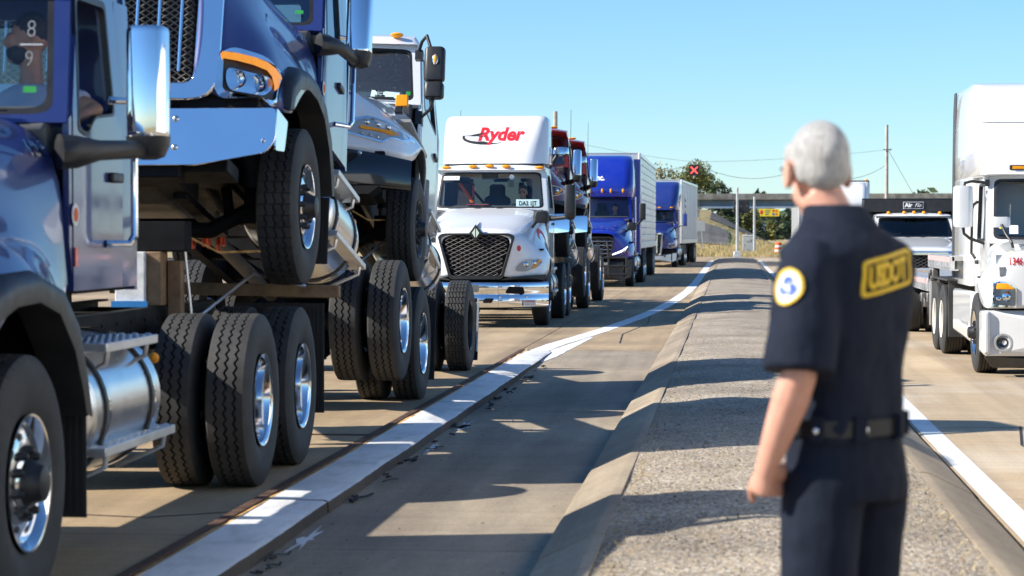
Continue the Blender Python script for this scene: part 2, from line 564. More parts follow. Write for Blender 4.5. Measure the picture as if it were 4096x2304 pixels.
def mkobj(name, me, mat, parent=None, bev=0., loc=None, seg=2):
    if mat is not None and not me.materials: me.materials.append(M[mat] if isinstance(mat, str) else mat)
    o = bpy.data.objects.new(name, me)
    COL.objects.link(o)
    if parent is not None: o.parent = parent
    if loc is not None: o.location = loc
    if bev:
        m = o.modifiers.new('bevel', 'BEVEL')
        m.width = bev; m.segments = seg; m.limit_method = 'ANGLE'; m.angle_limit = R(40)
        m.harden_normals = False
    return o

def tag(o, label=None, cat=None, group=None, kind=None):
    if label: o['label'] = label
    if cat: o['category'] = cat
    if group: o['group'] = group
    if kind: o['kind'] = kind
    return o

def thing(name, label, cat, loc=(0, 0, 0), rz=0., group=None, rx=0.):
    o = bpy.data.objects.new(name, None)
    COL.objects.link(o)
    o.empty_display_size = .2
    o.location = loc
    o.rotation_euler = (rx, 0, rz)
    return tag(o, label, cat, group)

def copy_tree(o, parent=None):
    c = o.copy(); COL.objects.link(c); c.parent = parent
    for ch in list(o.children): copy_tree(ch, c)
    return c

def baked(o):
    """apply modifiers into a plain mesh"""
    bpy.context.view_layer.update()
    dg = bpy.context.evaluated_depsgraph_get()
    me = bpy.data.meshes.new_from_object(o.evaluated_get(dg))
    o.modifiers.clear()
    o.data = me
    return o

def surf(o):
    """y of a truck's front skin at (x, z), local coordinates"""
    me = o.data
    bvh = BVHTree.FromPolygons([v.co for v in me.vertices], [p.vertices for p in me.polygons])
    def f(x, z, d=0.):
        h = bvh.ray_cast(Vector((x, -6, z)), Vector((0, 1, 0)))
        y = h[0].y if h[0] is not None else bvh.find_nearest(Vector((x, -2, z)))[0].y
        return Vector((x, y+d, z))
    return f

def side_surf(o, s):
    me = o.data
    bvh = BVHTree.FromPolygons([v.co for v in me.vertices], [p.vertices for p in me.polygons])
    def f(y, z, d=0.):
        h = bvh.ray_cast(Vector((s*4, y, z)), Vector((-s, 0, 0)))
        x = h[0].x if h[0] is not None else s*1.1
        return Vector((x-s*d, y, z))
    return f

def textmesh(body, size, bold=0., shear=0., spacing=1., depth=.002):
    cu = bpy.data.curves.new('lettering', 'FONT')
    cu.body = body; cu.size = size; cu.offset = bold; cu.shear = shear; cu.space_character = spacing
    cu.align_x = 'CENTER'; cu.align_y = 'CENTER'; cu.extrude = depth; cu.resolution_u = 4
    t = bpy.data.objects.new('lettering', cu)
    COL.objects.link(t)
    bpy.context.view_layer.update()
    me = bpy.data.meshes.new_from_object(t.evaluated_get(bpy.context.evaluated_depsgraph_get()))
    bpy.data.objects.remove(t)
    bpy.data.curves.remove(cu)
    me.materials.clear()
    return me

def lettering(body, size, mat, parent, f=None, loc=(0, 0, 0), rot=(R(90), 0, 0), bold=0., shear=0., sx=1., spacing=1., name='lettering', squeeze=1.):
    """flat print; with f the letters are laid on the surface f(x, z)"""
    me = textmesh(body, size, bold, shear, spacing)
    for v in me.vertices:
        v.co.x *= sx
        if f is not None:
            p = f(v.co.x+loc[0], v.co.y+loc[1], -.003-v.co.z)
            v.co = p
    o = mkobj(name, me, mat, parent)
    if f is None:
        o.location = loc; o.rotation_euler = rot
    return o

def inside(poly, x, y):
    r = False; n = len(poly)
    for i in range(n):
        x1, y1 = poly[i]; x2, y2 = poly[i-1]
        if (y1 > y) != (y2 > y) and x < (x2-x1)*(y-y1)/(y2-y1)+x1: r = not r
    return r

def plan_ring(z, yf, yb, w, rf, rb=.06, n=6, bow=0.):
    """rounded rectangle seen from above, front corners rf, rear corners rb"""
    pts = []
    def arc(cx, cy, rx, ry, a0, a1):
        for k in range(n+1):
            a = a0+(a1-a0)*k/n
            pts.append((cx+rx*math.cos(a), cy+ry*math.sin(a), z))
    arc(w-rf, yf+rf, rf, rf, -math.pi/2, 0)
    arc(w-rb, yb-rb, rb, rb, 0, math.pi/2)
    arc(-w+rb, yb-rb, rb, rb, math.pi/2, math.pi)
    arc(-w+rf, yf+rf, rf, rf, math.pi, 1.5*math.pi)
    if bow: pts = [(x, y-bow*(1-(x/w)**2)*(1 if y < (yf+yb)/2 else 0), zz) for x, y, zz in pts]
    return pts
# ------------------------------------------------------------------ wheels and truck running gear
def tyre_mesh(name, r=.55, w=.29, grooves=(-.06, 0, .06), amp=.012, pitch=44, slit=True, gw=.0075, gd=.016):
    th = w*.4
    side = [(-.38*w, r*.53), (-.46*w, r*.63), (-.49*w, r*.76), (-.47*w, r*.88), (-.43*w, r*.955), (-th+.004, r*.992)]
    P = [(x, q, 0, 0) for x, q in side]
    for g in grooves:
        P += [(g-gw, r, 1, 1), (g-gw*.55, r-gd, 1, 0), (g+gw*.55, r-gd, 1, 0), (g+gw, r, 1, 1)]
    P += [(-x, q, 0, 0) for x, q in reversed(side)]
    rows = [0, .05, .1, .5, .75] if slit else [0, .25, .5, .75]
    b = MB(); rs = []
    for i in range(pitch):
        for t in rows:
            a = 2*math.pi*(i+t)/pitch
            tri = (4*abs(((t+.25) % 1)-.5)-1)
            ring = []
            for x, q, z, rib in P:
                qq = q-(.008 if (slit and t == .05 and (rib or abs(q-r*.992) < 1e-6)) else 0)
                ring.append((x+z*amp*tri, qq*math.cos(a), qq*math.sin(a)))
            rs.append(ring)
    rs.append(rs[0])
    b.rings(rs, False, False)
    return b.mesh(name, 28)

def rim_mesh(name, r, kind):
    k = r/.55
    if kind == 'steer':
        P = [(-.1, .3), (-.09, .27), (.06, .268), (.115, .282), (.128, .296), (.134, .296), (.132, .286), (.118, .272), (.092, .258), (.088, .235), (.1, .2), (.108, .16), (.106, .13), (.12, .105), (.128, .05), (.128, .001)]
    elif kind == 'outer':
        P = [(-.1, .3), (-.09, .27), (.06, .268), (.115, .282), (.128, .296), (.134, .296), (.132, .286), (.118, .27), (.06, .258), (-.02, .252), (-.035, .24), (-.045, .18), (-.05, .14), (-.05, .001)]
    else:
        P = [(-.1, .3), (-.09, .27), (.09, .27), (.128, .296), (.134, .296), (.13, .285), (.08, .25), (.06, .2), (.06, .001)]
    b = MB(); b.lathe([(x, q*k) for x, q in P], 40)
    return b.mesh(name, 30)

def hub_mesh(name, r, kind):
    k = r/.55; b = MB()
    x0 = .1 if kind == 'steer' else -.05
    b.lathe([(x0-.02, .11*k), (x0+.03, .105*k), (x0+.06, .085*k), (x0+.075+(0 if kind != 'steer' else .02), .075*k), (x0+.085+(0 if kind != 'steer' else .02), .05*k), (x0+.086+(0 if kind != 'steer' else .02), .001)], 18)
    for i in range(10):
        a = 2*math.pi*i/10
        c, s = math.cos(a)*.142*k, math.sin(a)*.142*k
        b.lathe([(x0-.01, .022*k), (x0+.03, .021*k), (x0+.045, .012*k), (x0+.046, .001)], 6, c=(0, c, s))
        a += .314
        c, s = math.cos(a)*.195*k, math.sin(a)*.195*k
        b.lathe([(x0-.012, .026*k), (x0+.0015, .026*k), (x0+.002, .001)], 10, c=(0, c, s))
    return b.mesh(name, 30)

TY = {}
def tyre_kind(kind, r):
    key = (kind, r)
    if key not in TY:
        if kind == 'zig': TY[key] = tyre_mesh('tyre', r, .29, (-.06, 0, .06), .0095, 54, False, .0088, .02)
        elif kind == 'zigslit': TY[key] = tyre_mesh('tyre', r, .29, (-.06, 0, .06), .013, 44, True)
        elif kind == 'block': TY[key] = tyre_mesh('tyre', r, .28, (-.075, -.038, 0, .038, .075), .014, 40, True, .0065, .017)
        else: TY[key] = tyre_mesh('tyre', r, .28, (-.072, -.036, 0, .036, .072), 0, 16, False, .006, .014)
        for kd in ('steer', 'outer', 'inner'):
            TY[('rim', kd, r)] = TY.get(('rim', kd, r)) or rim_mesh('wheel', r, kd)
            TY[('hub', kd, r)] = TY.get(('hub', kd, r)) or hub_mesh('hub', r, kd)
    return TY[key]

def wheel(root, x, y, z, r, kind, tread, rimmat='rim', tmat='tyre', hubmat='black'):
    """wheel (rim) > tyre, hub"""
    tm = tyre_kind(tread, r)
    def dress(me, mt):
        key = (me.name, mt)
        if key not in TY:
            c = me.copy(); c.materials.clear(); c.materials.append(M[mt]); TY[key] = c
        return TY[key]
    s = 1 if x > 0 else -1
    w = mkobj('wheel', dress(TY[('rim', kind, r)], rimmat), None, root, loc=(x, y, z))
    w.rotation_euler = (rnd.uniform(0, 6.28), 0, 0 if s > 0 else math.pi)
    mkobj('tyre', dress(tm, tmat), None, w)
    if kind != 'inner': mkobj('hub', dress(TY[('hub', kind, r)], hubmat), None, w)
    return w

def axle_set(root, y, r, half, dual, tread, z=None, rimmat='rim', tmat='tyre', hubmat='black', tw=.29):
    z = r if z is None else z
    for s in (1, -1):
        if dual:
            wheel(root, s*(half-tw/2), y, z, r, 'outer', tread, rimmat, tmat, 'greydark' if rimmat == 'rim' else hubmat)
            wheel(root, s*(half-tw/2-.345), y, z, r, 'inner', tread, 'rim', tmat, hubmat)
        else:
            wheel(root, s*(half-tw/2), y, z, r, 'steer', tread, rimmat, tmat, hubmat)
    b = MB()
    if dual:
        b.tube([(-half+.4, y, z), (-.3, y, z), (-.16, y, z), (.16, y, z), (.3, y, z), (half-.4, y, z)], [.075, .09, .2, .2, .09, .075], 14)
        b.ball((0, y-.12, z+.03), (.17, .2, .17), 12, 8)
    else:
        b.tube([(-half+.25, y, z), (-half+.42, y, z-.02), (-.5, y, z-.17), (.5, y, z-.17), (half-.42, y, z-.02), (half-.25, y, z)], .06, 8)
        for s in (1, -1):
            b.box((s*.43, y, z-.06), (.1, 1.3, .05)); b.box((s*(half-.4), y+.06, z), (.12, .22, .26))
            b.tube([(s*.6, y+.14, z-.05), (s*.52, y+.2, z+.4)], .04, 8)
        b.tube([(-half+.4, y+.22, z-.06), (half-.4, y+.22, z-.06)], .025, 8)
    b.obj('axle', 'chassis', root, .006)

def frame_rails(root, y0, y1, zt, x=.43, h=.27, top='greydark'):
    for s in (1, -1):
        b = MB()
        b.bx(s*x-.005, s*x+.005, y0, y1, zt-h, zt)
        b.bx(s*x-(.08 if s > 0 else 0), s*x+(0 if s > 0 else .08), y0, y1, zt-.012, zt+.002)
        b.bx(s*x-(.08 if s > 0 else 0), s*x+(0 if s > 0 else .08), y0, y1, zt-h-.002, zt-h+.012)
        yy = y0+.4
        while yy < y1-.3:
            for zz in (.07, .13, .2):
                b.lathe([(s*x-.012, .012), (s*x+.014, .012), (s*x+.015, .001)], 6, c=(0, yy+.1*zz, zt-zz))
            yy += .33
        b.obj('frame_rail', 'chassis', root, .004)
    yy = y0+.2
    while yy < y1:
        b = MB(); b.bx(-x+.01, x-.01, yy-.04, yy+.04, zt-h+.03, zt-.05); b.obj('crossmember', 'chassis', root, .006); yy += .95

def drivetrain(root, y0, y1, zc):
    b = MB()
    b.rings([plan_ring(zc-.3, y0+.2, y0+1.0, .22, .1, .1), plan_ring(zc-.1, y0, y0+1.15, .3, .12, .12), plan_ring(zc+.35, y0, y0+1.15, .36, .12, .12)])
    b.tube([(0, y0+1.1, zc), (0, y0+1.5, zc), (0, y0+1.55, zc), (0, y0+2.1, zc-.02)], [.3, .26, .2, .15], 16)
    b.obj('gearbox', 'greymetal', root, .02)
    b = MB()
    b.tube([(0, y0+2.1, zc-.03), (0, y0+2.2, zc-.04), (0, y0+2.25, zc-.05), (0, y1, zc-.12)], [.09, .09, .06, .06], 12)
    b.obj('driveshaft', 'greydark', root)
    b = MB()
    b.bx(-.34, .34, y0-.28, y0-.1, zc-.25, zc+.5)
    b.bx(-.5, -.36, y0+.3, y0+1, zc-.35, zc-.05); b.tube([(-.43, y0+.2, zc-.2), (-.43, y0+1.6, zc-.25), (-.5, y0+2.3, zc-.2)], .06, 10)
    b.tube([(.4, y0+.1, zc), (.45, y0+.8, zc-.2), (.4, y0+1.9, zc-.1)], .035, 8)
    b.obj('engine_underside', 'chassis', root, .015)

def fuel_tank(root, s, y0, y1, x, z, r, mat='alu', straps=2):
    b = MB()
    b.lathe([(y0, .001), (y0, r*.7), (y0+.012, r*.92), (y0+.03, r*.985), (y0+.05, r*.99), (y0+.052, r), (y1-.052, r), (y1-.05, r*.99), (y1-.03, r*.985), (y1-.012, r*.92), (y1, r*.7), (y1, .001)], 40, 'y', (s*x, 0, z))
    t = b.obj('fuel_tank', mat, root)
    for k in range(straps):
        yy = y0+(y1-y0)*(.17+.66*k/max(1, straps-1))
        q = MB(); q.lathe([(yy-.035, r+.002), (yy-.035, r+.012), (yy+.035, r+.012), (yy+.035, r+.002)], 40, 'y', (s*x, 0, z))
        q.obj('tank_strap', 'greydark', t)
        q = MB(); q.lathe([(yy-.012, r+.012), (yy-.012, r+.017), (yy+.012, r+.017), (yy+.012, r+.012)], 40, 'y', (s*x, 0, z))
        q.obj('strap_band', 'chrome', t)
    return t

def step_plate(root, s, x0, x1, y0, y1, z, mat='alurough', h=.045):
    b = MB()
    b.bx(s*x0, s*x1, y0, y1, z-h, z)
    n = int((y1-y0)/.062); m = 4
    for i in range(n):
        for j in range(m):
            yy = y0+(i+.5)*(y1-y0)/n; xx = s*(x0+(j+.5+.25*(i % 2)-.12)*(x1-x0)/m)
            b.lathe([(z, .02), (z+.008, .013), (z+.0085, .001)], 6, 'z', (xx, yy, 0))
    o = b.obj('step', mat, root, .004)
    for yy in (y0+.12, y1-.12):
        q = MB(); q.tube([(s*(x1-.03), yy, z-h), (s*(x1-.04), yy, z-h-.06), (s*(x0-.02), yy, z-h-.17)], .014, 6)
        q.obj('step_bracket', 'alurough', o)
    return o

def mudflap(root, s, x0, x1, y, z0, z1, mat='flap'):
    b = MB()
    b.bx(s*x0, s*x1, y-.006, y+.006, z0, z1)
    n = int((x1-x0)/.03)
    for i in range(n):
        xx = x0+(i+.5)*(x1-x0)/n
        b.bx(s*xx-.006, s*xx+.006, y-.011, y-.006, z0+.03, z1-.03)
    return b.obj('mudflap', mat, root)

def tall_mirror(root, s, x, y, z0, z1, w, shell='chrome', base='black', arm=None, depth=.13, glassy=True):
    """upright rounded mirror head > base cap, arm"""
    b = MB(); rs = []
    def ring(z, k, dy=0):
        pts = []
        for i in range(20):
            a = 2*math.pi*i/20
            ca, sa = math.cos(a), math.sin(a)
            e = .55
            xx = math.copysign(abs(ca)**e, ca)*w/2*k
            yy = math.copysign(abs(sa)**e, sa)*depth*.5*k
            if yy < 0: yy *= 1.5
            pts.append((s*x+xx, y+yy+dy, z))
        return pts
    H = z1-z0
    for t, k in ((0, .9), (.02, .98), (.06, 1), (.94, 1), (.975, .95), (.995, .8), (1, .5)):
        rs.append(ring(z0+H*t, k))
    b.rings(rs)
    h = b.obj('mirror', shell, root)
    if glassy:
        q = MB(); q.bx(s*x-w*.4, s*x+w*.4, y+depth*.5+.001, y+depth*.5+.004, z0+H*.06, z1-H*.06); q.obj('mirror_glass', 'chrome', h)
    if base:
        q = MB(); q.rings([ring(z0-.1, .35, 0), ring(z0-.085, .75), ring(z0-.03, .99), ring(z0+.012, 1.03)]); q.obj('base_cap', base, h)
    if arm:
        q = MB(); q.tube(arm[0], arm[1], 10, flat=1.); q.obj('mirror_arm', 'black', h)
    return h

def lamp(root, c, r, name='marker_lamp', mat='amber'):
    b = MB(); b.ball(c, r, 12, 6)
    return b.obj(name, mat, root)

def headlamp(root, poly, f, amber=None, lens=(), bezel='black', d0=-.015, led=None, th=.03, base='blackgloss', rimw=.9):
    """headlight on surface f(x, z, d): dark bowl > bezel, bulbs, amber strip, lens"""
    b = MB(); b.fill(poly, f, .012, 4)
    h = b.obj('headlight', base, root)
    cx = sum(p[0] for p in poly)/len(poly); cz = sum(p[1] for p in poly)/len(poly)
    inn = [(cx+(p[0]-cx)*rimw, cz+(p[1]-cz)*(rimw-.05)) for p in poly]
    q = MB(); q.frame(poly, inn, lambda u, v, d: f(u, v, d-.02), .035); q.obj('bezel', bezel, h)
    q = MB()
    for (x, z, r) in lens:
        p = f(x, z, .0)
        q.lathe([(-.035, r*.2), (-.03, r*.55), (-.012, r*.8), (.0, r), (.006, r), (.01, r*.8)], 14, 'y', (p.x, p.y, p.z))
    if lens: q.obj('lamp_bowl', 'chrome', h)
    if amber:
        q = MB(); q.fill(amber, f, -.024, 3, .02); q.obj('turn_signal', 'amber', h)
    if led:
        q = MB(); q.fill(led, f, -.024, 2, .012); q.obj('light_bar', 'ledwhite', h)
    q = MB(); q.fill(inn, f, -.012, 4); q.obj('lens', 'lens', h)
    return h

def person_seated(name, label, loc, skin, shirt, hair, rz=0., lean=0., sunglasses=False, arm_out=False, head_turn=0., beard=False):
    """a driver seated, facing -y; origin at the hips"""
    t = thing(name, label, 'person', loc, rz)
    b = MB()
    def rot(p):
        v = Vector(p)-Vector((0, .02, .56)); v.rotate(Matrix.Rotation(head_turn, 4, 'Z')); return tuple(v+Vector((0, .02, .56)))
    h = MB()
    h.ball((0, .02, .74), (.076, .096, .1), 16, 12); h.ball((0, -.025, .665), (.058, .068, .075), 14, 10)
    h.ball((0, -.085, .71), (.05, .02, .04), 10, 8); h.ball((0, -.1, .7), (.014, .022, .024), 8, 6)
    h.ball((0, -.085, .645), (.028, .014, .01), 8, 6); h.ball((0, -.075, .615), (.026, .02, .018), 8, 6)
    for s in (1, -1): h.ball((s*.078, .02, .705), (.012, .024, .034), 8, 6); h.ball((s*.03, -.082, .735), (.018, .014, .008), 8, 6)
    h.deform(lambda x, y, z: rot((x, y, z)))
    b.add(h.v, h.f)
    b.tube([(0, .03, .45), (0, .03, .56), (0, .01, .66)], [.07, .056, .056], 12)
    b.rings([[(rx*math.cos(a*math.pi/8), .02+ry*math.sin(a*math.pi/8), z) for a in range(16)] for z, rx, ry in ((-.05, .16, .12), (.2, .15, .11), (.38, .19, .11), (.46, .13, .08), (.49, .06, .05))])
    arms = []
    for s in (1, -1):
        sh = (s*.19, .02, .41)
        if arm_out and s > 0: pts = [sh, (s*.3, -.02, .38), (s*.34, -.03, .36), (s*.26, -.24, .28), (s*.24, -.3, .27)]
        else: pts = [sh, (s*.25, -.08, .18), (s*.24, -.12, .17), (s*.17, -.34, .26), (s*.16, -.4, .28)]
        b.tube(pts, [.058, .05, .046, .034, .03], 10); arms.append(pts)
        e = pts[-1]
        for k in range(4): b.tube([e, (e[0]+(k-1.5)*.017, e[1]-.05, e[2]+.01), (e[0]+(k-1.5)*.018, e[1]-.075, e[2]-.02)], .012, 6)
        b.tube([(s*.08, -.02, -.03), (s*.11, -.42, -.0), (s*.11, -.46, -.35)], [.085, .07, .055], 10)
    o = b.obj('body', skin, t)
    md = o.modifiers.new('r', 'REMESH'); md.mode = 'VOXEL'; md.voxel_size = .009; md.use_smooth_shade = True
    sm = o.modifiers.new('s', 'SMOOTH'); sm.factor = .5; sm.iterations = 4
    baked(o)
    c = MB()
    c.rings([[(rx*math.cos(a*math.pi/8), .02+ry*math.sin(a*math.pi/8), z) for a in range(16)] for z, rx, ry in ((-.06, .175, .135), (.2, .168, .128), (.37, .21, .128), (.455, .155, .1), (.495, .08, .07))])
    for pts in arms: c.tube([pts[0], tuple(Vector(pts[0]).lerp(Vector(pts[1]), .75))], [.075, .074], 12)
    o2 = c.obj('shirt', shirt, t)
    md = o2.modifiers.new('r', 'REMESH'); md.mode = 'VOXEL'; md.voxel_size = .012; md.use_smooth_shade = True
    sm = o2.modifiers.new('s', 'SMOOTH'); sm.factor = .5; sm.iterations = 3
    baked(o2)
    k = MB(); k.ball((0, .032, .765), (.082, .098, .092), 16, 10); k.deform(lambda x, y, z: rot((x, y, z))); k.obj('hair', hair, t)
    if beard:
        g = MB(); g.ball((0, -.032, .652), (.061, .07, .062), 16, 10); g.deform(lambda x, y, z: rot((x, y, z))); g.obj('beard', hair, t)
    if sunglasses:
        g = MB()
        for s in (1, -1): g.ball((s*.033, -.098, .712), (.028, .012, .019), 10, 6)
        g.box((0, -.1, .716), (.04, .008, .008)); g.deform(lambda x, y, z: rot((x, y, z))); g.obj('sunglasses', 'blackgloss', t)
    return t

def cab_shell(root, P):
    """cab walls, roof, doors, glass and seats; P gives the sizes"""
    wb, wt, zf, zb, zt, zr = P['wb'], P['wt'], P['zf'], P['zb'], P['zt'], P['zr']
    y0, y1, yr, sw = P['y0'], P['y1'], P['yr'], P.get('sw', .14)
    mat = P['mat']; gm = P.get('glass', 'glass')
    def xs(z):
        return wb if z <= zb else wb+(wt-wb)*min(1, (z-zb)/(zr-zb))
    def ws(u, v, d=0.):
        z = zb+v*(zt-zb)
        return Vector((u*(xs(z)-.015), y0+(y1-y0)*v+sw*u*u+d*.9, z-d*.35))
    outer = [(-1, -.06), (1, -.06), (1, 1.1), (-1, 1.1)]
    e = P.get('pillar', .065)
    inner = rpoly([(-1+e, .0), (1-e, .0), (1-e*1.25, .985), (-1+e*1.25, .985)], .1, 4)
    inner2 = rpoly([(-1+e+.03, .045), (1-e-.03, .045), (1-e*1.25-.03, .95), (-1+e*1.25+.03, .95)], .1, 4)
    MB().frame(outer, inner, ws, .06).obj('windshield_frame', mat, root, 0, 40)
    MB().frame(inner, inner2, lambda u, v, d: ws(u, v, d+.004), .03).obj('windshield_seal', 'black', root, 0, 40)
    g = MB().fill(inner, ws, .02, 6).obj('windshield', P.get('wsglass', gm), root, 0, 60)
    # sunvisor band, roof
    b = MB(); rs = []
    for y, k in ((y1-.05, 0), (y1+.02, .45), (y1+.2, .85), ((y1+yr)/2, 1), (yr-.1, .97), (yr, .8)):
        z = zt+.03+(zr-zt-.03)*k
        hw = wt-.004
        q = sw*.9 if k < .5 else 0
        rs.append([(x, y+q*(x/hw)**2, zz) for x, zz in ((-hw, zt-.03), (-hw, zt+.03+(z-zt-.03)*.35), (-hw+.05, z-.035*k), (-hw*.6, z-.008), (0, z), (hw*.6, z-.008), (hw-.05, z-.035*k), (hw, zt+.03+(z-zt-.03)*.35), (hw, zt-.03))])
    b.rings(rs, False, False)
    f0 = len(b.v); n = 9
    b.f.append(tuple((len(rs)-1)*n+j for j in range(n)))
    b.obj('roof', P.get('roofmat', mat), root, 0, 38)
    # doors
    yA = P.get('yd0', y0+sw+.05); yB = P['yd1']
    yT = y1+sw+.06
    for s in (1, -1):
        def sd(u, v, d, s=s): return Vector((s*(xs(v)-d), u, v))
        outl = [(yA, zf+.02), (yB, zf+.02), (yB, zt+.0), (yT, zt+.0), (yA, zb+.02)]
        win = P.get('win') or [(yA+.12, zb-.02), (yB-.09, zb-.02), (yB-.09, zt-.06), (yT+.07, zt-.06)]
        win = rpoly(win, .05, 3)
        cx = sum(p[0] for p in win)/len(win); cz = sum(p[1] for p in win)/len(win)
        d = MB().frame(outl, win, sd, .05).obj('door', mat, root, 0, 40)
        w2 = [(cx+(p[0]-cx)*.92, cz+(p[1]-cz)*.92) for p in win]
        MB().frame(win, w2, lambda u, v, q: sd(u, v, q-.003, s), .03).obj('window_seal', 'black', d)
        if not (P.get('open_window') and s > 0):
            MB().fill(w2, sd, .02, 2).obj('window_glass', gm, d)
        q = MB(); q.box((s*(wb+.012), yB-.16, zb-.28), (.03, .2, .05)); q.obj('door_handle', 'black', d, .01)
        # pillar strip and rear side
        q = MB().fill([(yB+.012, zf+.02), (yr, zf+.02), (yr, zt-.03), (yB+.012, zt-.03)], sd, 0, 1, .04)
        q.obj('cab_side', mat, root, 0)
        q = MB().fill([(y0+sw*.95, zf+.25), (yA-.01, zf+.1), (yA-.01, zb), (y0+sw*.95, zb-.02)], sd, .004, 1, .03)
        q.obj('cowl_side', mat, root, 0)
    # rear wall with a window
    rw = P.get('rearwin', True)
    def bw(u, v, d): return Vector((u, yr-d, v))
    ro = [(-wb, zf), (wb, zf), (xs(zb), zb), (xs(zt)-.01, zt+.02), (-xs(zt)+.01, zt+.02), (-wb, zb)]
    if rw:
        ri = rpoly(rect(-wb*.62, wb*.62, zb+.1, zt-.1), .06, 3)
        o = MB().frame(ro, ri, bw, .05).obj('rear_wall', mat, root)
        MB().fill(ri, bw, .02, 1).obj('rear_glass', 'glassdark', o)
    else:
        MB().fill(ro, bw, 0, 1, .05).obj('rear_wall', mat, root)
    # inside
    b = MB(); b.bx(-wb+.06, wb-.06, y0+.15, yr-.06, zf, zf+.05); b.bx(-wb+.06, wb-.06, y0+.12, y0+.2, zf, zb-.2)
    b.bx(-wb+.055, -wb+.07, y0+.3, yr-.06, zf, zb-.1); b.bx(wb-.07, wb-.055, y0+.3, yr-.06, zf, zb-.1)
    b.bx(-wt+.06, wt-.06, y1+.25, yr-.06, zt+.0, zt+.015)
    b.obj('cab_lining', 'interior', root)
    b = MB(); zd = zb+P.get('dashup', .0)
    b.prism([(y0+.02, zb-.06), (y0+.3, zd+.05), (y0+.52, zd+.02), (y0+.56, zd-.1), (y0+.4, zb-.5), (y0+.15, zb-.5)], -wb+.1, wb-.1, 'x')
    b.obj('dashboard', 'dash', root, .02)
    for s in (1, -1):
        b = MB(); yc = y0+1.15 if yr-y0 > 1.3 else yr-.3
        yc = min(yc, yr-.32)
        b.bx(s*.5-.25, s*.5+.25, yc-.4, yc+.12, zb-.52, zb-.38)
        b.rings([plan_ring(z, yc+.06+(z-zb)*.12, yc+.2+(z-zb)*.12, w, .05, .05, 3) for z, w in ((zb-.42, .24), (zb-.1, .25), (zb+.2, .22), (zb+.25, .13), (zb+.42, .13), (zb+.45, .09))])
        b.obj('seat', 'seat', root, .02)
    b = MB(); c = Vector((.5, y0+.7, zb-.06)); pts = []
    for k in range(25):
        a = 2*math.pi*k/24
        pts.append(c+Vector((math.cos(a)*.22, math.sin(a)*.15, math.sin(a)*.16)))
    b.tube(pts, .018, 8, False); b.tube([c-Vector((.2, 0, 0)), c, c+Vector((.2, 0, 0))], .015, 6); b.tube([c, c+Vector((0, -.2, -.2))], .03, 8)
    b.obj('steering_wheel', 'black', root)
    # wipers
    b = MB()
    for s in (1, -1):
        p = [ws(s*.12, -.03, -.02), ws(s*.3, .0, -.035), ws(s*.75, .015, -.03)]
        b.tube(p, .009, 6)
    b.obj('wiper', 'black', root)
    return ws, xs

def hood_loft(root, stations, sweep, mat, name='hood', levels=2):
    """stations: (y, sweep weight, [(x, z) half section from the crown down])"""
    b = MB(); rs = []
    for y, wt, pts in stations:
        full = [(-x, z) for x, z in reversed(pts)]+[(x, z) for x, z in pts[1:]]
        rs.append([(x, y+sweep*wt*x*x, z) for x, z in full])
    b.rings(rs, False, False)
    o = b.obj(name, mat, root, 0, 180)
    m = o.modifiers.new('s', 'SUBSURF'); m.levels = levels; m.render_levels = levels
    so = o.modifiers.new('t', 'SOLIDIFY'); so.thickness = .012; so.offset = -1
    return baked(o)

def grille_mesh(root, poly, f, dx, dz, r, mat, parent_name='grille', back='interior', frame=.045, framemat='black'):
    b = MB(); b.fill(poly, f, .06, 2)
    g = b.obj(parent_name, back, root)
    xs_ = [p[0] for p in poly]; zs_ = [p[1] for p in poly]
    q = MB(); z = min(zs_); i = 0
    while z < max(zs_):
        x = min(xs_); k = 0
        while x < max(xs_):
            a = (x, z+(dz*.5 if (k+i) % 2 else 0)); c = (x+dx, z+(dz*.5 if (k+i+1) % 2 else 0))
            if inside(poly, *a) and inside(poly, *c): q.tube([f(a[0], a[1], .0), f(c[0], c[1], .0)], r, 4, False)
            x += dx; k += 1
        z += dz*.5; i += 1
    q.obj('grille_mesh', mat, g)
    if frame:
        cx = sum(xs_)/len(xs_); cz = sum(zs_)/len(zs_)
        W = max(xs_)-min(xs_); H = max(zs_)-min(zs_)
        out = [(cx+(p[0]-cx)*(1+2*frame/W), cz+(p[1]-cz)*(1+2*frame/H)) for p in poly]
        MB().frame(out, poly, lambda u, v, d: f(u, v, d-.03), .07).obj('grille_frame', framemat, g, .006)
    return g
# ------------------------------------------------------------------ trucks (local axes: front towards -y, steer axle at y = 0, ground z = 0)
def sticker(parent, c, r, mat1, mat2, s=1):
    b = MB(); b.lathe([(0, r), (.003, r), (.004, .001)], 18, 'x', c)
    o = b.obj('sticker', mat1, parent)
    b = MB(); b.lathe([(.004, r*.62), (.006, r*.6), (.0065, .001)], 16, 'x', c); b.obj('emblem', mat2, o)
    return o

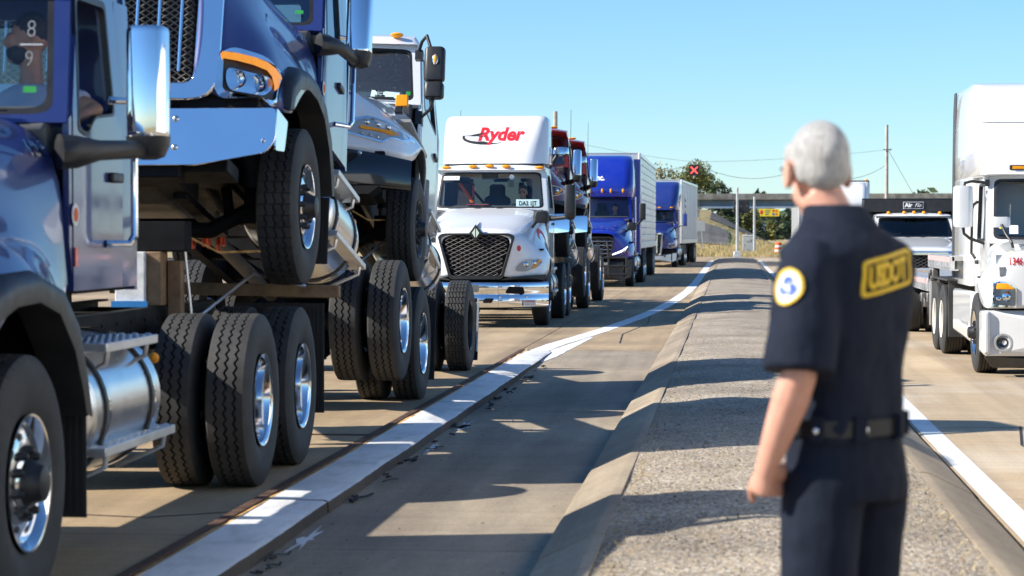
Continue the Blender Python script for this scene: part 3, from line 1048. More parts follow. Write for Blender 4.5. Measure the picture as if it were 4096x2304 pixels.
def hx_truck(loc, rx, label, open_window, chalk, mx=1.37):
    t = thing('semi_truck', label, 'truck', loc, 0, 'blue heavy trucks in the towed train', rx)
    frame_rails(t, -1.25, 6.75, 1.13)
    axle_set(t, 0, .55, 1.2, False, 'zigslit')
    for y in (4.85, 6.2): axle_set(t, y, .55, 1.2, True, 'zig')
    drivetrain(t, -.3, 4.6, .85)
    S = [(-1.42, 0, [(0, 1.93), (.45, 1.93), (.69, 1.88), (.7, 1.5), (.69, 1.25), (.66, 1.1)]),
         (-1.40, .05, [(0, 2.0), (.5, 2.0), (.83, 1.93), (.85, 1.5), (.85, 1.25), (.83, .98)]),
         (-1.39, .05, [(0, 2.02), (.5, 2.02), (.85, 1.95), (.87, 1.5), (.87, 1.25), (.86, .97)]),
         (-1.28, .3, [(0, 2.06), (.52, 2.06), (.88, 1.98), (.94, 1.56), (1.13, 1.38), (1.19, .97)]),
         (-.95, .2, [(0, 2.1), (.54, 2.1), (.92, 2.02), (.97, 1.62), (1.12, 1.48), (1.22, .98)]),
         (-.75, .1, [(0, 2.12), (.54, 2.12), (.93, 2.04), (.98, 1.64), (1.12, 1.54), (1.225, 1.12)]),
         (-.35, 0, [(0, 2.14), (.55, 2.14), (.94, 2.06), (.99, 1.66), (1.12, 1.57), (1.225, 1.34)]),
         (.05, 0, [(0, 2.16), (.56, 2.16), (.96, 2.08), (1.0, 1.66), (1.12, 1.56), (1.225, 1.38)]),
         (.42, 0, [(0, 2.18), (.57, 2.18), (.98, 2.1), (1.02, 1.66), (1.11, 1.5), (1.22, 1.25)]),
         (.72, 0, [(0, 2.19), (.58, 2.19), (1.0, 2.11), (1.04, 1.6), (1.09, 1.36), (1.15, 1.0)]),
         (.9, 0, [(0, 2.19), (.6, 2.19), (1.02, 2.11), (1.05, 1.6), (1.065, 1.42), (1.07, 1.36)]),
         (.96, 0, [(0, 2.19), (.6, 2.19), (1.02, 2.11), (1.05, 1.6), (1.065, 1.42), (1.07, 1.36)])]
    hood = hood_loft(t, S, .35, 'hxblue')
    f = surf(hood)
    # grille: chrome surround, bars, mesh
    gp = rpoly([(-.67, 1.07), (.67, 1.07), (.69, 1.9), (-.69, 1.9)], .07, 3)
    go = rpoly([(-.84, .95), (.84, .95), (.86, 1.97), (-.86, 1.97)], .2, 5)
    gf = lambda u, v, d: Vector((u, -1.435+.04*u*u+d, v))
    g = MB().frame(go, gp, gf, .06).obj('grille_surround', 'chrome', t, .012)
    grille_mesh(g, gp, lambda u, v, d: gf(u, v, d+.03), .032, .045, .0045, 'greymetal', 'grille', 'interior', 0)
    for k in range(-4, 5):
        b = MB(); b.tube([gf(k*.145, 1.14, -.0), gf(k*.147, 1.88, -.0)], .017, 8, True, .8); b.obj('grille_bar', 'chrome', g)
    # bumper plate
    bp = rpoly([(-1.23, .9), (-1.23, .68), (-1.17, .6), (-.72, .52), (.72, .52), (1.17, .6), (1.23, .68), (1.23, .9)], .04, 3)
    b = MB(); b.prism(bp, -1.40, -1.385, 'y'); bum = b.obj('bumper', 'chrome', t, .004)
    for s in (1, -1):
        b = MB(); b.prism(rpoly([(-1.386, .9), (-1.386, .62), (-1.1, .68), (-1.02, .9)], .03), s*1.225-.006, s*1.225+.006, 'x'); b.obj('bumper_end', 'chrome', bum)
        for z in (.83, .64):
            b = MB(); b.ball((s*.57, -1.4, z), (.022, .014, .022), 10, 6); b.obj('bolt', 'alu', bum)
        b = MB(); b.ball((s*1.15, -1.4, .68), (.016, .01, .016), 8, 5); b.obj('bolt', 'alu', bum)
    b = MB(); b.bx(-1.1, 1.1, -1.36, -1.0, .9, .985); b.bx(-.6, .6, -1.36, -1.2, .45, .95)
    b.bx(-.9, .9, -1.3, -.95, .5, .6); b.bx(.3, .5, -1.2, -.4, .5, .8); b.bx(-.5, -.3, -1.2, -.4, .5, .8); b.obj('valance', 'chassis', t, .01)
    b = MB(); b.bx(-.6, .6, -1.1, .9, .72, 1.5); b.obj('engine_block', 'chassis', t)
    b = MB(); b.bx(-.35, .12, -1.2, -.7, .36, .38); b.obj('skid_plate', 'deck', t)
    for s in (1, -1):
        hp = rpoly([(s*.82, 1.02), (s*.87, .95), (s*1.14, .965), (s*1.165, 1.01), (s*1.17, 1.22), (s*1.12, 1.31), (s*.92, 1.32), (s*.84, 1.25)], .04, 3)
        ip = rpoly([(s*.885, 1.09), (s*.91, 1.025), (s*1.1, 1.03), (s*1.14, 1.09), (s*1.14, 1.17), (s*.89, 1.175)], .03, 3)
        h = MB(); h.frame(hp, rpoly([(s*.87, 1.01), (s*1.165, 1.01), (s*1.165, 1.28), (s*.87, 1.28)], .04, 3), lambda u, v, d: f(u, v, d-.05), .07)
        hb = h.obj('headlight', 'chrome', t, .008)
        MB().fill(rpoly([(s*.862, 1.0), (s*1.17, 1.0), (s*1.17, 1.285), (s*.862, 1.285)], .03, 2), f, -.02, 3).obj('lamp_housing', 'black', hb)
        MB().fill(ip, f, -.035, 3).obj('lamp_bowl', 'rim', hb)
        b = MB(); b.rings([[f(s*u, v, -.07) for u, v in p] for p in (((.865, 1.268), (.872, 1.222)), ((.95, 1.276), (.95, 1.224)), ((1.04, 1.276), (1.04, 1.22)), ((1.11, 1.27), (1.11, 1.21)), ((1.145, 1.258), (1.137, 1.18)), ((1.168, 1.22), (1.152, 1.12)), ((1.17, 1.12), (1.156, 1.08)))], False, False); b.obj('turn_signal', 'amberglow', hb)
        b = MB()
        for xx, r in ((.955, .062), (1.07, .062)):
            p = f(s*xx, 1.1, -.045)
            b.lathe([(.02, .008), (.018, r*.4), (.005, r*.8), (-.012, r), (-.018, r)], 14, 'y', p)
            b.obj('reflector', 'chrome', hb); b = MB()
        MB().fill(ip, f, -.055, 4).obj('lens', 'lens', hb)
        # flare
        fo = [(-1.0, 1.02), (-.96, 1.2), (-.72, 1.37), (-.35, 1.45), (0, 1.46), (.35, 1.39), (.6, 1.22), (.74, .97), (.8, .8)]
        fi = [(-.84, 1.02), (-.78, 1.13), (-.6, 1.24), (-.3, 1.31), (0, 1.32), (.28, 1.26), (.5, 1.09), (.63, .89), (.68, .78)]
        rs = []
        for (a, c), (a2, c2) in zip(fo, fi):
            rs.append([(s*1.06, a, c), (s*1.19, a*.99, c-.004), (s*1.235, a*.97, c-.03), (s*1.245, (a+a2)/2, (c+c2)/2), (s*1.235, a2*1.02, c2), (s*1.05, a2, c2)])
        b = MB(); b.rings(rs); b.obj('fender_flare', 'black', t, 0, 50)
        b = MB(); b.bx(s*.62, s*.66, -.85, .8, .75, 1.6); b.bx(s*.62, s*1.0, -.8, .75, 1.42, 1.45); b.bx(s*.62, s*1.1, .76, .8, .72, 1.3); b.obj('wheel_well', 'interior', t)
        mudflap(t, s, .72, 1.19, .83, .3, .8)
        sx = [1.0, 2.3] if s > 0 else [1.0, 2.4]
        fuel_tank(t, s, sx[0], sx[1], .83, .76, .35)
        step_plate(t, s, .92, 1.2, 1.15, 2.12, 1.09)
        step_plate(t, s, .95, 1.22, 1.05, 2.4, .6)
        b = MB(); b.tube([(s*1.08, 1.62, 2.27), (s*1.17, 1.68, 2.27), (s*1.19, 1.7, 2.22), (s*1.19, 1.7, 1.6), (s*1.17, 1.68, 1.56), (s*1.07, 1.6, 1.56)], .02, 10)
        b.obj('grab_handle', 'chrome', t)
        tall_mirror(t, s, mx, 1.45, 2.07, 2.62, .2, arm=([(s*1.06, .86, 1.99), (s*1.12, .9, 1.99), (s*1.2, 1.0, 2.0), (s*(mx-.02), 1.42, 2.02)], [.085, .08, .05, .045]))
        hs = side_surf(hood, s)
        if s > 0:
            lettering('HX', .1, 'chrome', t, lambda u, v, d: hs(u, v, d*1.0-.004), (.78, 2.0), bold=.003, name='badge', sx=1.25)
            sticker(t, (1.075, 1.06, 1.7), .055, 'paperwhite', 'orange')
            b = MB(); b.box((1.075, 1.08, 1.5), (.006, .05, .09)); b.obj('reflector_strip', 'redlens', t)
        b = MB(); b.ball((s*1.1, 2.42, .95), .03, 8, 6); b.obj('side_lamp', 'amber', t)
        mudflap(t, s, .55, 1.2, 6.95, .3, 1.1)
    ws, xs = cab_shell(t, dict(wb=1.07, wt=1.0, zf=1.32, zb=2.17, zt=2.82, zr=3.06, y0=.9, y1=1.15, yr=2.2, sw=.1, yd1=1.92, mat='hxblue',
        win=[(1.12, 2.1), (1.28, 2.07), (1.42, 2.17), (1.79, 2.2), (1.77, 2.77), (1.24, 2.77)], open_window=open_window, pillar=.06))
    for x in (-.8, -.3, 0, .3, .8): lamp(t, (x, 1.13, 2.97), (.05, .04, .022))
    wf = lambda u, v, d: ws(u/1.04, (v-2.17)/.65, -.008)
    b = MB(); b.fill(rect(.84, .9, 2.27, 2.3), wf, 0, 1); b.obj('windshield_sticker', 'greenvinyl', t)
    b = MB(); b.fill(rect(.52, .68, 2.22, 2.3), wf, 0, 1); b.obj('windshield_paper', 'paper', t)
    if chalk:
        lettering('8', .12, 'chalk', t, wf, (.865, 2.575), bold=-.0025, name='chalk_mark', sx=.8)
        b = MB(); b.fill(rect(.815, .92, 2.499, 2.505), wf, -.002, 1); b.obj('chalk_mark', 'chalk', t)
        lettering('9', .11, 'chalk', t, wf, (.86, 2.43), bold=-.0025, name='chalk_mark', sx=.8)
    b = MB()
    for k in range(3): b.tube([(-.1+.12*k, 1.9+.1*math.sin(i*.7), .75+.06*math.cos(i*.9+k)-.012*i) if i else (-.1+.12*k, 1.9, .85) for i in range(9)], .018, 6)
    b.obj('air_hose', 'orangehose', t)
    return t

def white_mid_truck(loc, rx, label):
    t = thing('cab_truck', label, 'truck', loc, 0, None, rx)
    frame_rails(t, -1.2, 5.4, .98, .42, .25)
    axle_set(t, 0, .51, 1.2, False, 'zig', hubmat='black', rimmat='greydark')
    axle_set(t, 4.5, .53, 1.21, True, 'block', rimmat='black')
    drivetrain(t, -.2, 4.3, .75)
    S = [(-1.44, 0, [(0, 1.5), (.3, 1.5), (.5, 1.46), (.46, 1.3), (.4, 1.12), (.36, .97)]),
         (-1.43, .1, [(0, 1.57), (.33, 1.56), (.57, 1.52), (.57, 1.3), (.54, 1.12), (.52, .93)]),
         (-1.36, .6, [(0, 1.62), (.36, 1.61), (.66, 1.55), (.86, 1.38), (1.04, 1.24), (1.1, .93)]),
         (-.95, .5, [(0, 1.7), (.4, 1.69), (.73, 1.63), (.92, 1.45), (1.13, 1.32), (1.19, .96)]),
         (-.62, .3, [(0, 1.77), (.42, 1.76), (.78, 1.69), (.94, 1.5), (1.14, 1.36), (1.21, 1.12)]),
         (-.3, .1, [(0, 1.84), (.45, 1.83), (.83, 1.76), (.96, 1.54), (1.14, 1.4), (1.22, 1.27)]),
         (0, 0, [(0, 1.9), (.48, 1.89), (.88, 1.82), (.98, 1.58), (1.14, 1.4), (1.22, 1.3)]),
         (.32, 0, [(0, 1.97), (.5, 1.96), (.93, 1.89), (1.01, 1.6), (1.12, 1.38), (1.2, 1.18)]),
         (.58, 0, [(0, 2.03), (.55, 2.02), (.97, 1.95), (1.04, 1.6), (1.09, 1.3), (1.13, .9)]),
         (.64, 0, [(0, 2.03), (.55, 2.02), (.97, 1.95), (1.04, 1.6), (1.09, 1.3), (1.13, .9)])]
    hood = hood_loft(t, S, .32, 'white')
    f = surf(hood)
    gp = rpoly([(-.44, 1.0), (.44, 1.0), (.55, 1.5), (-.55, 1.5)], .06, 3)
    grille_mesh(t, gp, lambda u, v, d: Vector((u, -1.45+.1*u*u+d, v)), .11, .11, .011, 'greymetal')
    for s in (1, -1):
        hp = rpoly([(s*.64, 1.08), (s*.73, 1.23), (s*.84, 1.285), (s*1.18, 1.28), (s*1.14, 1.15), (s*1.03, 1.11), (s*.98, 1.04)], .03, 3)
        headlamp(t, hp, f, rpoly([(s*.78, 1.145), (s*1.04, 1.145), (s*1.1, 1.2), (s*1.04, 1.2), (s*1.0, 1.18), (s*.78, 1.175)], .008, 2), [(s*.83, 1.22, .03), (s*.92, 1.22, .03), (s*1.0, 1.22, .03), (s*.8, 1.1, .018), (s*.87, 1.095, .018), (s*.93, 1.09, .018)], 'rim', base='galv')
        b = MB(); b.box((s*1.03, -.42, 1.69), (.12, .05, .12)); o = b.obj('turn_signal', 'amber', t, .008)
        b = MB(); b.box((s*1.0, -.41, 1.6), (.08, .08, .07)); b.obj('lamp_base', 'black', o, .01)
        sticker(t, (s*.6, -1.0, 1.5), .001, 'paperwhite', 'redlens')
        # mirror pair on tube arms
        b = MB()
        ar = [(s*1.0, .74, 2.56), (s*1.06, .6, 2.66), (s*1.13, .45, 2.67), (s*1.17, .43, 2.55), (s*1.2, .45, 2.1), (s*1.21, .47, 1.99), (s*1.18, .5, 1.9), (s*1.06, .64, 1.85)]
        b.tube(ar, .018, 8); b.box((s*1.02, .72, 2.55), (.08, .08, .1)); b.box((s*1.05, .66, 1.85), (.07, .1, .14)); arm = b.obj('mirror_arm', 'black', t, 0)
        for z0, z1, w, dp in ((2.17, 2.53, .21, .11), (1.99, 2.155, .2, .12)):
            b = MB(); b.rings([plan_ring(z, .42-dp/2, .42+dp/2, w/2*k, .04, .03, 4) for z, k in ((z0, .8), (z0+.02, 1), (z1-.02, 1), (z1, .8))]); b.deform(lambda x, y, z: (x+s*1.225, y, z))
            m = b.obj('mirror', 'black', t, .01)
            if z0 > 2.1:
                b = MB(); b.ball((s*1.235, .365, 2.39), (.03, .012, .06), 12, 8); b.obj('lamp_trim', 'chrome', m)
                b = MB(); b.ball((s*1.235, .358, 2.39), (.02, .012, .047), 12, 8); b.obj('side_lamp', 'amber', m)
        b = MB(); b.bx(s*.62, s*.66, -.7, .7, .7, 1.5); b.bx(s*.62, s*1.15, -.6, .62, 1.42, 1.45); b.obj('wheel_well', 'greypaint', t)
        b = MB(); b.bx(s*.7, s*1.18, .62, .66, .4, 1.2); b.obj('splash_panel', 'greypaint', t, .02)
        mudflap(t, s, .62, 1.21, 5.15, .25, .95)
        b = MB(); b.bx(s*1.19, s*1.21, 5.1, 5.14, .35, 1.0); b.obj('flap_bracket', 'alurough', t)
        fuel_tank(t, s, 1.1, 2.3, .82, .66, .3)
        step_plate(t, s, .9, 1.17, .95, 1.75, .98); step_plate(t, s, .92, 1.17, .95, 1.8, .6)
    # bumper with dark patches for its shaded openings
    bf = lambda u, v, d: Vector((u, -1.5+.1*u*u+.28*max(0, abs(u)-.5)**1.6*1.8+d-.02*math.sin((v-.56)/.35*3.14), v))
    b = MB(); rs = []
    for k in range(41):
        u = -1.24+2.48*k/40; lo = .56+.05*max(0, abs(u)-.8)/.44
        rs.append([bf(u, lo+(.91-lo)*q, dd) for q, dd in ((0, .06), (.02, .01), (.1, 0), (.5, -.012), (.9, 0), (.98, .012), (1, .07))])
    b.rings(rs, False, False); bum = b.obj('bumper', 'blackgloss', t)
    for s in (1, -1): MB().fill(rpoly([(s*.36, .77), (s*.72, .77), (s*.8, .87), (s*.36, .87)], .04, 3), bf, -.018, 3).obj('opening_shade_patch', 'interior', bum)  # no hole: shade of the opening painted as a dark patch
    b = MB(); b.prism([(-1.0, .56), (1.0, .56), (.9, .48), (-.9, .48)], -1.4, -1.0, 'y'); b.bx(-1.0, 1.0, -1.2, -1.0, .5, .95); b.obj('bumper_backing', 'interior', t)
    for x in (-.8, -.45, .45, .8):
        p = bf(x, .885, -.005); b = MB(); b.ball(p, (.018, .012, .018), 8, 5); b.obj('bolt', 'chrome', t)
    ws, xs = cab_shell(t, dict(wb=1.08, wt=.98, zf=.9, zb=2.02, zt=2.7, zr=2.93, y0=.5, y1=.83, yr=2.05, sw=.12, yd1=1.85, mat='white', wsglass='glassdirty', glass='glassdark'))
    for x in (-.75, -.2, 0, .2, .75): lamp(t, (x, .83+.12*x*x, 2.84), (.07, .05, .025))
    wf = lambda u, v, d: ws(u/1.0, (v-2.02)/.68, .012)
    b = MB(); b.fill([(.52, 2.055), (.79, 2.035), (.8, 2.13), (.53, 2.15)], wf, 0, 1); pp = b.obj('paper_sheet', 'paper', t)
    for i, w in enumerate(('BUILD', 'CAB', 'ORDER')): lettering(w, .03, 'ink', pp, lambda u, v, d: ws(u, (v-2.02)/.68, .0105), (.61, 2.14-.03*i), bold=.002)
    b = MB(); b.fill(rect(.86, .93, 2.1, 2.15), wf, 0, 1); b.obj('windshield_sticker', 'greenvinyl', t)
    hs = f
    b = MB(); b.fill([(.62+.07*math.cos(a*math.pi/8), 1.5+.035*math.sin(a*math.pi/8)) for a in range(16)], f, -.006, 2); o = b.obj('sticker', 'blueink', t)
    b = MB(); b.fill([(.62+.05*math.cos(a*math.pi/8), 1.5+.024*math.sin(a*math.pi/8)) for a in range(16)], f, -.009, 2); b.obj('emblem', 'redcloth', o)
    return t

def st_aero(sx=1., dz=0.):
    S = [(-1.12, 0, [(0, 1.575), (.35, 1.575), (.61, 1.53), (.57, 1.3), (.5, 1.06), (.42, .87)]),
         (-1.11, .1, [(0, 1.62), (.36, 1.62), (.67, 1.58), (.67, 1.3), (.6, 1.06), (.54, .84)]),
         (-1.06, .55, [(0, 1.66), (.4, 1.66), (.74, 1.6), (.9, 1.36), (1.04, 1.14), (1.08, .84)]),
         (-.75, .5, [(0, 1.72), (.42, 1.715), (.77, 1.65), (.93, 1.4), (1.12, 1.22), (1.16, .86)]),
         (-.5, .35, [(0, 1.77), (.43, 1.76), (.79, 1.69), (.94, 1.43), (1.14, 1.26), (1.18, 1.02)]),
         (-.15, .1, [(0, 1.84), (.45, 1.83), (.82, 1.76), (.95, 1.48), (1.13, 1.3), (1.18, 1.17)]),
         (.2, 0, [(0, 1.91), (.47, 1.9), (.85, 1.82), (.97, 1.52), (1.12, 1.3), (1.18, 1.15)]),
         (.5, 0, [(0, 1.96), (.5, 1.95), (.88, 1.88), (.99, 1.55), (1.11, 1.28), (1.16, .98)]),
         (.8, 0, [(0, 2.01), (.55, 2.0), (.92, 1.93), (1.02, 1.6), (1.07, 1.2), (1.1, .75)]),
         (1.05, 0, [(0, 2.05), (.6, 2.04), (.95, 1.97), (1.04, 1.6), (1.06, 1.2), (1.07, .72)]),
         (1.1, 0, [(0, 2.05), (.6, 2.04), (.95, 1.97), (1.04, 1.6), (1.06, 1.2), (1.07, .72)])]
    return [(y, w, [(x*sx, z+dz) for x, z in p]) for y, w, p in S]

def aero_truck(loc, label, paintm, kind, rx=0., rz=0., group=None, tandem=(3.4, 4.7), name='semi_truck'):
    t = thing(name, label, 'truck', loc, rz, group, rx)
    sx = .94 if kind in ('fleet', 'pete') else 1.
    S = st_aero(sx)
    hw = 1.14*sx+.03
    frame_rails(t, -.9, tandem[-1]+.7, 1.0)
    axle_set(t, 0, .51, hw, False, 'rib', rimmat='rim')
    for y in tandem: axle_set(t, y, .52, 1.2, True, 'rib')
    drivetrain(t, 0, tandem[0]-.2, .78)
    hood = hood_loft(t, S, .42, paintm)
    f = surf(hood)
    sc = lambda pts: [(x*sx, z) for x, z in pts]
    gfr = 'black'
    if kind in ('fleet',):
        gp = rpoly([(-.42, .88), (.42, .88), (.52, 1.38), (.42, 1.44), (-.42, 1.44), (-.52, 1.38)], .05, 3)
        g = grille_mesh(t, gp, lambda u, v, d: Vector((u, -1.13+.12*u*u+d-.02, v)), .1, .1, .008, 'greydark')
        for z in (.98, 1.1, 1.22, 1.34):
            b = MB(); b.tube([(-.42-.2*(z-.9), -1.13, z), (0, -1.16, z), (.42+.2*(z-.9), -1.13, z)], .014, 6); b.obj('grille_bar', 'alu', g)
    elif kind == 'pete':
        gp = rpoly([(-.36, .62), (.36, .62), (.44, 1.5), (-.44, 1.5)], .06, 3)
        g = grille_mesh(t, gp, lambda u, v, d: Vector((u, -1.14+.1*u*u+d-.02, v)), .06, .06, .006, 'greymetal', frame=.07, framemat='chrome')
        for x in (-.22, 0, .22):
            b = MB(); b.tube([(x, -1.17, .66), (x*1.08, -1.17, 1.48)], .016, 6); b.obj('grille_bar', 'chrome', g)
    else:
        gp = rpoly([(-.42, .88), (.42, .88), (.61, 1.52), (.52, 1.56), (-.52, 1.56), (-.61, 1.52)], .05, 3)
        gf = lambda u, v, d: Vector((u, -1.135+.1*u*u+d, v))
        g = grille_mesh(t, gp, gf, .075, .07, .0045, 'greymetal', frame=.05)
        em = [(0, 1.455), (.11, 1.6), (0, 1.745), (-.11, 1.6)]
        b = MB(); b.fill(em, lambda u, v, d: Vector((u, -1.185+d, v)), 0, 1, .05); e = b.obj('emblem', 'black', g, .006)
        for s in (1, -1):
            b = MB(); b.fill([(s*.008, 1.52), (s*.062, 1.6), (s*.008, 1.68)], lambda u, v, d: Vector((u, -1.19+d, v)), 0, 1); b.obj('emblem_facet', 'chrome', e)
        b = MB(); b.rings([[(x*w, y, z+(.02 if x == 0 else 0)*k) for x in (-1, 0, 1)] for y, z, w, k in ((-1.15, 1.66, .05, 2), (-.9, 1.695, .035, 2), (-.45, 1.785, .004, .2))], False, False); b.obj('hood_spear', paintm, t)
    for s in (1, -1):
        if kind == 'pete':
            hp = rpoly(sc([(s*.72, .9), (s*.8, 1.05), (s*.98, 1.12), (s*1.08, 1.08), (s*1.08, .92), (s*.9, .86)]), .03, 3)
            am = rpoly(sc([(s*.9, .9), (s*1.06, .92), (s*1.04, .97), (s*.9, .94)]), .01, 2); led = None
        elif kind == 'fleet':
            hp = rpoly(sc([(s*.5, .9), (s*.56, 1.0), (s*.98, 1.22), (s*1.04, 1.2), (s*1.02, 1.02), (s*.85, .9)]), .03, 3)
            am = None; led = rpoly(sc([(s*.52, .93), (s*.9, 1.05), (s*1.0, 1.19), (s*.96, 1.18), (s*.86, 1.085), (s*.53, .97)]), .008, 2)
        else:
            hp = rpoly([(s*.64, .98), (s*.72, 1.1), (s*.86, 1.17), (s*1.06, 1.17), (s*1.1, 1.1), (s*1.0, 1.0), (s*.8, .93), (s*.67, .94)], .04, 3)
            am = rpoly([(s*1.03, 1.155), (s*1.075, 1.14), (s*.98, 1.01), (s*.92, 1.0)], .01, 2); led = None
        headlamp(t, hp, f, am, [(s*.82*sx, 1.07, .05), (s*.95*sx, 1.09, .05)] if kind != 'fleet' else [(s*.85*sx, 1.06, .06)], 'blackgloss' if kind == 'fleet' else 'wplain', led=led, rimw=.94)
        b = MB(); b.bx(s*.62, s*.66, -.7, .75, .55, 1.4); b.bx(s*.62, s*1.08, -.5, .6, 1.3, 1.33); b.bx(s*.62, s*1.08, .66, .7, .5, 1.2); b.obj('wheel_well', 'interior', t)
        y1 = tandem[0]-.75
        fuel_tank(t, s, 1.3, max(2.0, y1), .8, .66, .31)
        step_plate(t, s, .9, 1.14, 1.25, 1.9, .98); step_plate(t, s, .92, 1.16, 1.25, 1.95, .58)
    # bumper
    if kind in ('day', 'towed'):
        bz0, bz1 = (.33, .78) if kind == 'day' else (.3, .66)
        bf = lambda u, v, d: Vector((u, -1.22+.32*abs(u)**2.4+d, v))
        if kind == 'day':
            b = MB(); b.fill(rpoly([(-1.2, .34), (1.2, .34), (1.2, .77), (-1.2, .77)], .04, 3), lambda u, v, d: bf(u, v, d+.09), 0, 4); bk = b.obj('bumper_backing', 'interior', t)
            for x0, x1 in ((-1.2, -.384), (-.38, .38), (.384, 1.2)):
                o = MB(); rs = []
                for k in range(25):
                    u = x0+(x1-x0)*k/24
                    rs.append([bf(u, .335+.44*q, dd) for q, dd in ((0, .05), (.02, .008), (.06, -.004), (.25, -.012), (.42, -.01), (.5, .012), (.56, .014), (.64, -.01), (.85, -.012), (.94, -.002), (.98, .01), (1, .05))])
                o.rings(rs, False, False); o.obj('bumper', 'chrome', t, 0, 60)
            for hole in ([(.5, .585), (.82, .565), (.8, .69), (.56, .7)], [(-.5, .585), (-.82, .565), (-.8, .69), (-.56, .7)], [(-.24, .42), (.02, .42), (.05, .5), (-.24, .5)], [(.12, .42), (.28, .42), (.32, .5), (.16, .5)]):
                MB().fill(rpoly(hole, .03, 4), bf, -.02, 3).obj('opening_shade_patch', 'interior', t)  # dark patches laid on the chrome stand in for shaded recesses
            for x in (.42, .86):
                p = bf(x, .52, -.04); b = MB(); b.ball(p, (.02, .012, .02), 8, 5); b.obj('bolt', 'chrome', t)
            b = MB(); b.fill(rect(.8, 1.0, .36, .47), bf, -.04, 2, .004); w = b.obj('warning_label', 'paperwhite', t)
            lettering('WARNING', .036, 'redink', w, lambda u, v, d: bf(u, v, -.046), (.9, .447), bold=.001)
            for i, tx in enumerate(('VEHICLE COMPONENTS', 'TEMPORARILY BRACED')): lettering(tx, .0155, 'ink', w, lambda u, v, d: bf(u, v, -.046), (.9, .417-.026*i))
            b = MB(); b.fill(rpoly(rect(-.3, .06, .6, .73), .03, 2), bf, -.03, 2, .004); b.obj('licence_plate', 'greymetal', t)
            b = MB(); b.ball((-.34, -1.26, .66), (.04, .03, .05), 10, 6); b.obj('tow_tag', 'redlens', t)
        else:
            MB().fill(rpoly([(-1.2, bz0+.02), (-.9, bz0-.06), (.9, bz0-.06), (1.2, bz0+.02), (1.2, bz1), (-1.2, bz1)], .03, 3), lambda u, v, d: bf(u, v, d-.04*math.sin((v-.2)/.5*math.pi)), 0, 6, .02).obj('bumper', 'chrome', t)
        b = MB(); b.prism([(-1.1, bz1), (1.1, bz1), (1.16, .86), (-1.16, .86)], -1.08, -.9, 'y'); b.deform(lambda x, y, z: (x, y+.34*abs(x)**2.4, z)); b.obj('bumper_valance', 'black', t, .01)
        for s in (1, -1):
            b = MB(); b.fill(rpoly([(s*.42, .8), (s*1.14, .8), (s*1.16, .9), (s*.9, .88), (s*.5, .84)], .02, 2), lambda u, v, d: bf(u, v, d+.02), 0, 2, .04); b.obj('bumper_step', 'black', t)
        b = MB(); b.bx(-.5, .5, -1.1, -.7, .3, .7); b.bx(-.9, .9, -.9, -.6, .35, .5); b.obj('front_crossmember', 'chassis', t)
    elif kind == 'fleet':
        bf = lambda u, v, d: Vector((u, -1.2+.3*u*u+d, v))
        MB().fill(rpoly([(-1.04, .3), (-.8, .2), (.8, .2), (1.04, .3), (1.07, .82), (-1.07, .82)], .04, 3), bf, 0, 5, .05).obj('bumper', 'greydark', t)
        for s in (1, -1): MB().fill(rpoly(rect(s*.78, s*.95, .5, .62), .03, 2), bf, -.01, 2).obj('fog_lamp', 'blackgloss', t)
        MB().fill(rect(.22, .36, .62, .72), bf, -.01, 1).obj('front_tag', 'rimwhite', t)
        b = MB()
        for z in (.86, .62, .38): b.tube([(-.95, -1.3, z), (-.9, -1.42, z), (.9, -1.42, z), (.95, -1.3, z)], .03, 8)
        for x in (-.92, -.4, .4, .92): b.tube([(x, -1.4, .3), (x, -1.42, .9)], .03, 8)
        b.tube([(-.35, -1.3, 1.3), (-.38, -1.45, 1.2), (-.4, -1.42, .9)], .03, 8); b.tube([(.35, -1.3, 1.3), (.38, -1.45, 1.2), (.4, -1.42, .9)], .03, 8)
        b.obj('grille_guard', 'black', t)
        b = MB(); b.bx(-.9, .9, -1.0, -.6, .3, .8); b.obj('front_crossmember', 'chassis', t)
    else:
        bf = lambda u, v, d: Vector((u, -1.22+.3*u*u+d, v))
        MB().fill(rpoly([(-1.08, .32), (-.9, .26), (.9, .26), (1.08, .32), (1.1, .66), (-1.1, .66)], .04, 3), bf, 0, 5, .05).obj('bumper', 'alurough', t)
        for s in (1, -1): MB().fill(rpoly(rect(s*.55, s*.62, .46, .54), .02, 2), bf, -.01, 2).obj('fog_lamp', 'blackgloss', t)
        b = MB(); b.bx(-.9, .9, -1.0, -.6, .3, .8); b.obj('front_crossmember', 'chassis', t)
    cabp = dict(wb=1.05*sx, wt=.97*sx, zf=.75, zb=2.04, zt=2.7, zr=2.84, y0=1.0, y1=1.3, yr=2.45, sw=.15, yd1=2.25, mat=paintm, glass='glassdark' if kind in ('fleet', 'pete') else 'glass', wsglass='glass')
    if kind in ('fleet', 'pete'): cabp['rearwin'] = False
    if kind == 'pete': cabp.update(zb=2.1, zt=2.62)
    ws, xs = cab_shell(t, cabp)
    return t, hood, f, ws

def hood_mirror(root, foot, tip, head, hr, mat='black'):
    b = MB(); b.tube([foot, tuple(Vector(foot).lerp(Vector(tip), .5)), tip], [.05, .035, .035], 8); o = b.obj('hood_mirror', 'black', root)
    b = MB(); b.rings([plan_ring(z, -hr[1], hr[1], hr[0]*k, hr[1]*.8, hr[1]*.6, 5) for z, k in ((-hr[2], .7), (-hr[2]*.8, .95), (0, 1), (hr[2]*.8, .95), (hr[2], .7))]); b.deform(lambda x, y, z: (x+head[0], y+head[1], z+head[2]))
    b.obj('mirror_head', mat, o)

def roof_fairing(t, rings, mat, name='roof_fairing'):
    b = MB(); b.rings([plan_ring(z, yf, yb, w, rf, .05, 8, bow) for z, yf, yb, w, rf, bow in rings])
    return b.obj(name, mat, t, 0, 50)

